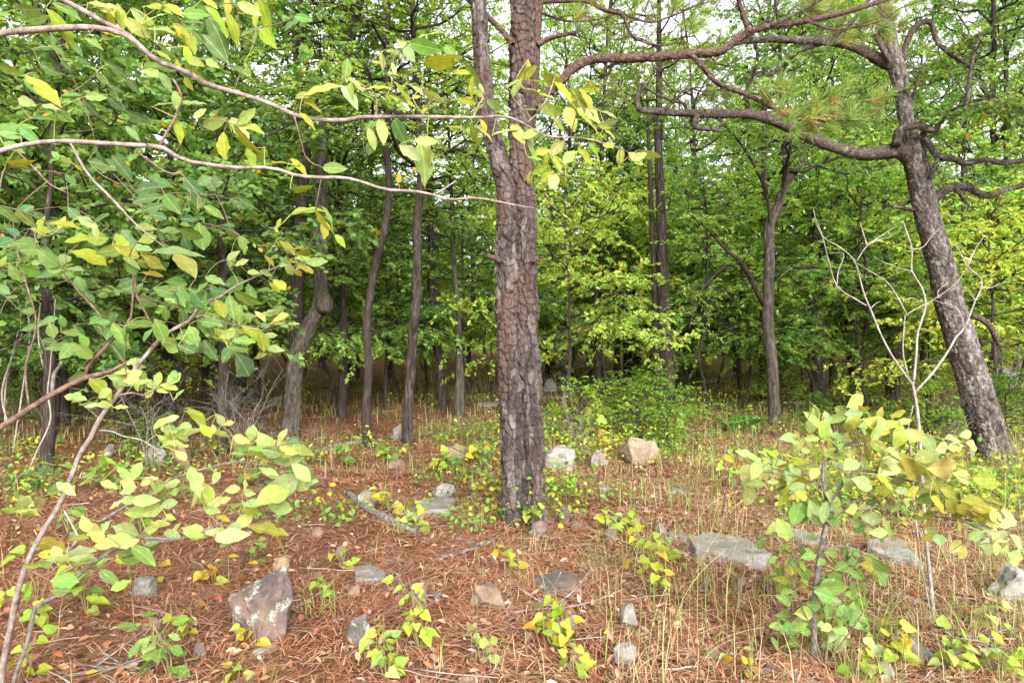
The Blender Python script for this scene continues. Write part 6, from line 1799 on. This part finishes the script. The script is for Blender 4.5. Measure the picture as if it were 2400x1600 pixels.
# ------------------------------------------------------------------ small plants close by, one thing each
def seedling(px, py, hp, nl, lp, mesh_set, cols, label, seed, name="briar_plant", group=None, spread=1.0, stems=2, cat="plant", lean=0.0):
    rng = np.random.default_rng(seed)
    g = on_ground(px, min(py, 1640)); d = g[1]
    t = thing(name, g, label, cat, group)
    H = hp / F * d; L0 = lp / F * d
    per = max(1, nl // stems)
    for s in range(stems):
        a = rng.uniform(0, 6.28); r = spread * H * rng.uniform(.15, .55)
        top = np.array([math.cos(a) * r + lean * H, math.sin(a) * r * .7, H * rng.uniform(.7, 1.05)])
        C = smooth_poly(np.array([[0, 0, -.02], top * .35 + np.array([rng.normal(0, .1) * H, 0, .12 * H]), top * .7 + np.array([0, 0, .1 * H]), top]), 12)
        mb = MB(); mb.tube(C, np.linspace(.0032, .0013, 12), 5, col=np.array([.17, .17, .06]))
        st = link("stem", mb.mesh("stem", M_TWIGGREEN), t)
        for k in range(per):
            i = int(np.clip((.18 + .82 * (k + .7) / per) * 11, 0, 11))
            az_ = k * 2.4 + rng.normal(0, .5)
            di = np.array([math.cos(az_), math.sin(az_) - .25, rng.normal(-.15, .3)])
            P = C[i] + unit(di) * rng.uniform(.3, .8) * L0
            nn = np.array([0, -.55, 1.0]) + rng.normal(0, .4, 3)
            c = cols[int(rng.integers(0, len(cols)))]
            put_leaf(st, np.zeros(3), P, di, nn, L0 * rng.uniform(.7, 1.2), LC[c], mesh_set, rng)
    return t
PL = [
    (62, 1478, 200, 22, 34, 'hhhy', 4, "bright heart-leaved briar at the foot of the left sapling", .8),
    (205, 1440, 200, 26, 38, 'hhg', 5, "glossy heart-leaved briar hanging under the left sapling's lower branch", .9),
    (60, 1590, 120, 14, 30, 'hhy', 3, "small briar at the bottom left edge around the grey stems", .9),
    (400, 1590, 170, 26, 40, 'gggp', 5, "broad-leaved green seedling at the bottom, left of the wedge-topped block", .8),
    (430, 1500, 70, 10, 28, 'hhu', 3, "yellowing briar sprig left of the wedge-topped block", .9),
    (600, 1520, 70, 6, 30, 'hhu', 2, "three-leaved yellow sprig in front of the wedge-topped block", .9),
    (555, 1595, 60, 6, 32, 'h', 2, "small yellow-green briar at the bottom edge below the wedge-topped block", .9),
    (905, 1590, 150, 26, 32, 'hhhp', 5, "bright yellow-green briar in the middle of the bottom edge", .7),
    (985, 1520, 170, 26, 28, 'hhp', 5, "tall yellow-green briar rising by the low brown stone", .6),
    (1300, 1520, 130, 34, 28, 'uhhy', 6, "yellow and green briar over the grey angular stone", .9),
    (1345, 1590, 90, 10, 32, 'h', 3, "small yellow briar hanging below the grey angular stone", .6),
    (1130, 1560, 110, 14, 28, 'gp', 4, "green leafy sprig in the needles right of the tall briar", .7),
    (1535, 1390, 170, 30, 28, 'hhuy', 6, "yellow-green briar patch left of the big flat slab", .7),
    (1430, 1250, 60, 12, 24, 'hp', 4, "small briar behind the brown sunk stone", .9),
    (975, 1240, 80, 16, 26, 'hhp', 4, "yellow-green briar over the front of the long grey slab", .9),
    (915, 1200, 70, 12, 26, 'hhu', 4, "light briar left of the long grey slab", .9),
    (1245, 1245, 70, 16, 24, 'hhg', 4, "green briar wrapped around the base of the central pine", .7),
    (1330, 1160, 60, 10, 24, 'h', 3, "bright briar right of the central pine's foot", .9),
    (1190, 1345, 80, 9, 24, 'hu', 3, "sparse yellow sprig below the central pine", .9),
    (1470, 1245, 60, 12, 24, 'hhp', 4, "briar sprig between brown stone and square grey stone", .9),
    (1560, 1320, 90, 14, 26, 'hhp', 4, "leafy briar just left of the big slab's corner", .9),
    (755, 1405, 60, 10, 24, 'gh', 3, "green sprig right of the wedge-topped block", .9),
    (800, 1330, 50, 9, 24, 'hh', 3, "small briar left of the tilted flat stone", .9),
    (590, 1320, 60, 12, 24, 'gg', 3, "dark green seedling behind the wedge-topped block", .9),
    (500, 1370, 70, 12, 26, 'hu', 3, "yellow spotted briar in the needles beyond the wedge-topped block", .9),
    (2100, 1560, 100, 24, 34, 'hhwu', 6, "yellow leafy briar in front of the dead shrub's foot", 1.2),
    (2230, 1580, 110, 26, 34, 'hwwh', 6, "pale yellow briar right of the dead shrub's foot", 1.2),
    (2340, 1590, 120, 26, 36, 'whhh', 6, "pale leafy briar in the lower right corner", 1.2),
    (2020, 1600, 90, 16, 34, 'hhw', 4, "yellow briar right of the yellow-green sapling's stem", 1.1),
    (2330, 1480, 90, 16, 30, 'hww', 4, "pale green briar below the pale boulder at the right edge", 1.0),
    (1990, 1475, 130, 18, 30, 'gph', 4, "green sprig beside the broad grass behind the sapling", .8),
    (1850, 1400, 160, 30, 28, 'ggo', 5, "dark olive leafed sprout left of the sapling's stem", .7),
    (1700, 1120, 60, 14, 24, 'hhu', 4, "yellow green sprig beyond the big flat slab", 1),
    (1780, 1110, 70, 14, 26, 'hhp', 4, "briar sprig under the left leaves of the sapling", 1),
    (1660, 1560, 60, 8, 22, 'gp', 3, "small green herb beside the speckled dark stone", .9),
    (1750, 1575, 60, 9, 24, 'pu', 3, "pale yellow herb left of the speckled round stone", .9),
    (330, 1250, 90, 20, 26, 'ggh', 5, "green seedling patch behind the left sapling's lower branch", 1.0),
    (160, 1250, 80, 18, 28, 'gg', 4, "green seedling behind the grey sapling stem", 1.0),
    (110, 1160, 90, 22, 30, 'ggd', 5, "dark green seedling in the shade at the left", 1.1),
    (250, 1150, 80, 22, 28, 'ggh', 5, "leafy green seedling by the grey rock in the shade", 1.1),
    (440, 1180, 70, 18, 28, 'gg', 5, "green seedling in front of the brown upright rock", 1.1),
    (600, 1140, 70, 20, 28, 'gd', 5, "dark leafy seedling below the kinked oak", 1.1),
    (800, 1090, 70, 24, 22, 'ggh', 6, "bushy green seedling left of the slender dark trunks' feet", 1.4),
    (900, 1085, 60, 24, 20, 'ggh', 6, "bushy green seedling in front of the slender dark trunks", 1.4),
    (1060, 1110, 70, 24, 22, 'gghu', 6, "bushy green seedling close left of the pine", 1.4),
    (1130, 1090, 60, 18, 22, 'gghu', 5, "yellow-flecked seedling behind the pine's left side", 1.2),
    (1400, 1040, 80, 26, 24, 'hhgu', 6, "bright yellow-green bush behind the whitish boulder", 1.3),
    (1470, 1010, 90, 28, 24, 'hhg', 6, "bright green bush beyond the tan boulder", 1.3),
    (1560, 1040, 70, 24, 24, 'hhgu', 6, "yellow and orange-flecked bush right of the tan boulder", 1.3),
]
for k, (px, py, hp, nl, lp, cs, stm, lab, sp) in enumerate(PL):
    ms = HEARTS if 'h' in cs else BROAD
    seedling(px, py, hp, nl, lp, ms, cs, lab, 700 + k, spread=sp, stems=stm)

# tufts of grass: every blade is a part
BL = []
for k in range(4):
    mb = MB(); r_ = np.random.default_rng(600 + k)
    q = np.linspace(0, 1, 8)
    lean = [.15, .35, .65, .9][k]
    x = lean * q ** 2; z = q * (1 - .38 * lean * q); w = .011 * (1 - q ** 3) + .001
    V = np.concatenate([np.stack([x, -w, z], 1), np.stack([x, w, z + .004], 1)])
    i = np.arange(7)
    mb.add(V, np.stack([i, i + 8, i + 9, i + 1], 1))
    BL.append(mb)
def grass_mesh(k, col):
    mb = BL[k]; mb.c = [np.tile(np.array(col, np.float32), (len(v), 1)) for v in mb.v]
    return mb.mesh("blade", M_GRASS)
GSET = {'green': [grass_mesh(k, (.21, .34, .075)) for k in range(4)], 'straw': [grass_mesh(k, (.50, .40, .21)) for k in range(4)], 'mixed': [grass_mesh(k, (.33, .39, .12)) for k in range(4)]}
for (px, py, hp, nb, kind, wid, lab) in [
        (1478, 1180, 90, 34, 'green', .5, "drooping green grass tuft beyond the brown sunk stone"),
        (1590, 1590, 240, 30, 'straw', .45, "tall straw-coloured grass left of the speckled dark stone"),
        (1640, 1480, 330, 26, 'mixed', .4, "tall thin green-stemmed grass in front of the big flat slab"),
        (2045, 1500, 170, 40, 'green', 1.3, "broad-bladed green grass behind the sapling's stem"),
        (1945, 1560, 120, 26, 'mixed', .7, "short mixed grass at the sapling's foot"),
        (745, 1440, 110, 16, 'green', .9, "thin green grass right of the wedge-topped block"),
        (640, 1590, 90, 18, 'mixed', .6, "small grass tuft below the wedge-topped block"),
        (1120, 1240, 80, 26, 'mixed', .5, "grass around the left foot of the central pine"),
        (930, 1250, 70, 26, 'mixed', .5, "dry grass tuft in front of the fallen branch"),
        (1250, 1290, 60, 30, 'straw', .5, "straw clump below the central pine's foot"),
        (1420, 1330, 130, 18, 'green', .4, "upright thin grass right of the dark layered slab"),
        (1700, 1250, 150, 30, 'straw', .4, "dry standing grass behind the big flat slab"),
        (1640, 1120, 130, 30, 'mixed', .4, "green and straw grass right of the tan boulder"),
        (2340, 1230, 170, 40, 'mixed', .5, "pale tall grass right of the sapling below the oak"),
        (2380, 1130, 120, 40, 'mixed', .5, "pale grass at the leaning oak's foot"),
        (2200, 1330, 120, 30, 'straw', .5, "dry grass right of the square pale slab"),
        (2300, 1500, 150, 30, 'straw', .5, "straw clump left of the pale boulder at the right edge"),
        (1180, 1570, 120, 18, 'straw', .4, "thin dry stems in the needles right of the tall briar"),
        (1490, 1590, 110, 20, 'straw', .5, "dry bent grass below the white lichened stone"),
        (1720, 1030, 110, 24, 'green', .6, "green upright grass left of the elm's foot"),
        (1030, 1580, 90, 14, 'straw', .5, "sparse dry stems between the two yellow-green briars"),
        (2440, 1330, 170, 36, 'mixed', .5, "pale grass beside the pale boulder")]:
    rng = np.random.default_rng(int(px * 3 + py))
    g = on_ground(px, py); d = g[1]
    t = thing("grass_tuft", g, lab, "grass")
    H = hp / F * d
    for k in range(nb):
        o = bpy.data.objects.new("blade", GSET[kind][int(rng.integers(0, 4))]); COL.objects.link(o); o.parent = t
        off = rng.normal(0, .22 * H, 2)
        o.location = (float(off[0]), float(off[1]), -.01)
        h = H * rng.uniform(.5, 1.1)
        o.rotation_euler = (rng.normal(0, .12), rng.normal(0, .12), rng.uniform(0, 6.28)); o.scale = (h, wid * .30 * max(.25, rng.normal(.7, .2)), h)

# ferns
def fern(px, py, hp, label, seed):
    rng = np.random.default_rng(seed)
    g = on_ground(px, py); d = g[1]; H = hp / F * d
    t = thing("fern", g, label, "fern")
    for k in range(9):
        a = k * 2.4 + rng.normal(0, .3); ln = H * rng.uniform(.8, 1.2)
        q = np.linspace(0, 1, 14)
        C = np.stack([np.cos(a) * ln * .75 * q, np.sin(a) * ln * .75 * q, ln * (.95 * q - .45 * q ** 2)], 1)
        mb = MB(); mb.tube(C, np.linspace(.003, .001, 14), 4, cap=False, col=np.array([.16, .22, .05]))
        T = unit(np.gradient(C, axis=0)); S = unit(np.cross(T, [0, 0, 1.0]))
        for sg in (-1, 1):
            i = np.arange(2, 14)
            wl = .34 * ln * np.sin(np.pi * (q[i] * .85 + .12))
            leaf_mass(mb, C[i], S[i] * sg + T[i] * .5, np.tile([0, 0, 1.0], (12, 1)) + rng.normal(0, .15, (12, 3)), wl, wl * .30, leaf_cols(rng, 12, (.16, .33, .075), .12, 0), True)
        link("frond", mb.mesh("frond", M_GRASS), t)
fern(1722, 1012, 62, "feathery bright green fern left of the elm's foot", 1)
fern(1760, 1000, 50, "smaller feathery fern close to the elm's foot", 2)
fern(2200, 1010, 80, "spreading green fern left of the leaning oak", 3)
fern(2060, 1000, 60, "green fern behind the top leaves of the sapling", 4)

# fallen wood
def stick(pts, label, mat=M_GREYSTICK, subs=(), name="fallen_branch", lift=None):
    g = on_ground(*pts[0][:2])
    d0 = g[1]
    P, R = [], []
    for k, p in enumerate(pts):
        q = on_ground(p[0], p[1]); h = p[3] if len(p) > 3 else 0.0
        r = p[2] / 2 / F * q[1]
        P.append([q[0], q[1], q[2] + r * .8 + h + .01]); R.append(r)
    P = np.array(P); R = np.array(R)
    t = thing(name, g, label, "branch")
    PR = smooth_poly(np.hstack([P, R[:, None]]), 30)
    mb = MB(); mb.tube(PR[:, :3] - g, PR[:, 3], 9, rough=.22, seed=pts[0][0])
    link("stem", mb.mesh("stem", mat), t)
    rng = np.random.default_rng(int(pts[0][0]))
    for k in range(6):
        i = int(rng.integers(6, 29)); ln = rng.uniform(.15, .5)
        dr = unit(np.array([rng.normal(0, 1), rng.normal(0, 1), abs(rng.normal(.15, .2))]))
        q = np.linspace(0, 1, 6)[:, None]
        mb = MB(); mb.tube(PR[i, :3] - g + dr * ln * q + rng.normal(0, .15, 3) * ln * q ** 2, np.linspace(.006, .002, 6), 5)
        link("twig", mb.mesh("twig", mat), t)
    return t
stick([(818, 1164, 16), (850, 1192, 17), (893, 1218, 18), (935, 1238, 17), (975, 1252, 10)], "grey lichened fallen branch left of the long slab")
stick([(1010, 1320, 7), (1060, 1305, 8), (1110, 1290, 8), (1160, 1270, 6)], "thin fallen branch below the central pine")
stick([(740, 1060, 8), (790, 1050, 9), (835, 1042, 10), (862, 1040, 8)], "thin fallen branch at the s-curved tree's foot")
stick([(2190, 1470, 9), (2260, 1495, 9), (2320, 1520, 8), (2380, 1545, 6)], "dark fallen branch running right from the dead shrub's foot")
stick([(140, 1598, 9), (220, 1580, 9), (290, 1570, 8), (350, 1575, 5)], "grey fallen stick along the lower left edge")
stick([(1390, 880, 9), (1470, 872, 9), (1550, 868, 8), (1640, 876, 6)], "far grey deadfall behind the three clustered trunks", lift=.1)
stick([(1640, 905, 8), (1700, 885, 8), (1760, 868, 6)], "grey fallen limb left of the elm")
stick([(1290, 868, 12), (1350, 866, 12), (1420, 868, 10)], "far dark fallen log right of the pine trunk")
stick([(1200, 1440, 4), (1290, 1430, 4), (1350, 1440, 3)], "thin bleached twig by the square brown stone", M_DEAD)
stick([(890, 1400, 4), (920, 1378, 4), (945, 1345, 3)], "straight thin twig right of the tilted flat stone")

# thin dead saplings, vines
def line_plant(name, label, cat, polylines, d, mat, rough=.12):
    """polylines of (x, y, w, extra depth); the first starts on the ground"""
    x0, y0 = polylines[0][0][:2]
    base = at(x0, y0, d); base[2] = float(gz(base[0], base[1]))
    t = thing(name, base, label, cat)
    for k, pts in enumerate(polylines):
        limb_obj("stem" if k == 0 else "branch", t, base, pts, d, mat, None, 6, rough, k)
    return t
dq = ground_d(1347, 980)
line_plant("dead_sapling", "thin dark dead sapling with bare branches right of the central pine", "sapling",
           [[(1347, 985, 6), (1345, 930, 6), (1334, 885, 5), (1323, 857, 4), (1318, 838, 3)],
            [(1323, 857, 5), (1300, 835, 4), (1275, 822, 3)], [(1320, 850, 4), (1335, 810, 3), (1358, 780, 2)], [(1330, 868, 3), (1380, 850, 3), (1420, 815, 2), (1440, 780, 1)], [(1340, 900, 3), (1390, 860, 2), (1440, 835, 1)], [(1310, 842, 3), (1300, 815, 3), (1312, 790, 2)]], dq, M_TRUNK)
rv = np.random.default_rng(81)
for k, (x0, y0, pts) in enumerate([
        (20, 1000, [(20, 1000, 5), (5, 920, 5), (30, 830, 5), (45, 760, 5), (40, 690, 4), (0, 640, 4)]),
        (12, 1010, [(12, 1010, 4), (14, 900, 4), (40, 810, 4), (70, 740, 4), (85, 640, 4), (75, 560, 3), (80, 380, 3)]),
        (92, 1080, [(92, 1080, 5), (110, 1010, 5), (120, 960, 5), (108, 880, 5), (95, 830, 4), (90, 770, 4), (96, 700, 3)]),
        (60, 1120, [(60, 1120, 4), (85, 1060, 4), (118, 985, 4), (112, 920, 4), (118, 860, 3), (130, 700, 3)]),
        (30, 1060, [(30, 1060, 4), (55, 900, 4), (70, 780, 4), (60, 680, 3), (88, 520, 3)])]):
    line_plant("vine", ["pale twining vine rising along the left edge", "thin vine hanging from the dark boughs at the left edge", "wavy bleached vine behind the reddish branch", "thin wavy vine crossing the reddish branch", "slack vine strand between the broad brown trunk and the left edge"][k], "vine", [pts], ground_d(x0, max(y0, 1040)) , M_DEAD)
line_plant("silver_snag", "silvery weathered snag right of the leaning oak", "dead tree", [[(2302, 836, 20), (2306, 770, 18), (2313, 700, 15), (2318, 650, 7)], [(2296, 760, 8), (2300, 720, 6), (2304, 690, 3)]], ground_d(2302, 862), M_DEAD)

# single bright fallen leaves
FL = [(2150, 1410, 40, 'b', "large orange-brown leaf lying by the thin grey stone"), (1665, 1375, 32, 'b', "orange leaf lying by the small black-brown stone"), (2275, 1445, 28, 'b', "dark red leaf lying below the pale boulder"),
      (1880, 1540, 26, 'b', "light brown leaf at the sapling's foot"), (580, 1330, 24, 'u', "yellow leaf lying behind the wedge-topped block"), (400, 1335, 44, 'u', "big yellow leaf lying under the left sapling's branch"),
      (370, 1365, 30, 'u', "yellow leaf lying by the rounded grey stone"), (1060, 1335, 22, 'u', "yellow leaf on the needles below the pine"), (1415, 1500, 26, 'u', "pale curled leaf right of the grey angular stone"),
      (485, 1430, 28, 'u', "yellow-orange leaf lying left of the wedge-topped block"), (230, 1590, 26, 'u', "orange leaf lying on the grey stick"), (1165, 1290, 20, 'u', "small yellow leaf below the pine's foot"),
      (1750, 1590, 34, 'u', "yellow leaf at the bottom edge by the speckled stone"), (1660, 1415, 26, 'b', "orange leaf in front of the small black-brown stone"), (330, 1470, 30, 'b', "red-brown leaf by the tan slanted chip")]
rng = np.random.default_rng(91)
for (px, py, lp, c, lab) in FL:
    g = on_ground(px, py); L = lp / F * g[1]
    o = put_leaf(None, np.zeros(3), g + np.array([0, 0, .035]), np.array([rng.normal(), rng.normal() * .6, .1]), np.array([0, -.5, 1.0]) + rng.normal(0, .25, 3), L, LC[c], BROAD, rng, "fallen_leaf")
    tag(o, lab, "leaf")
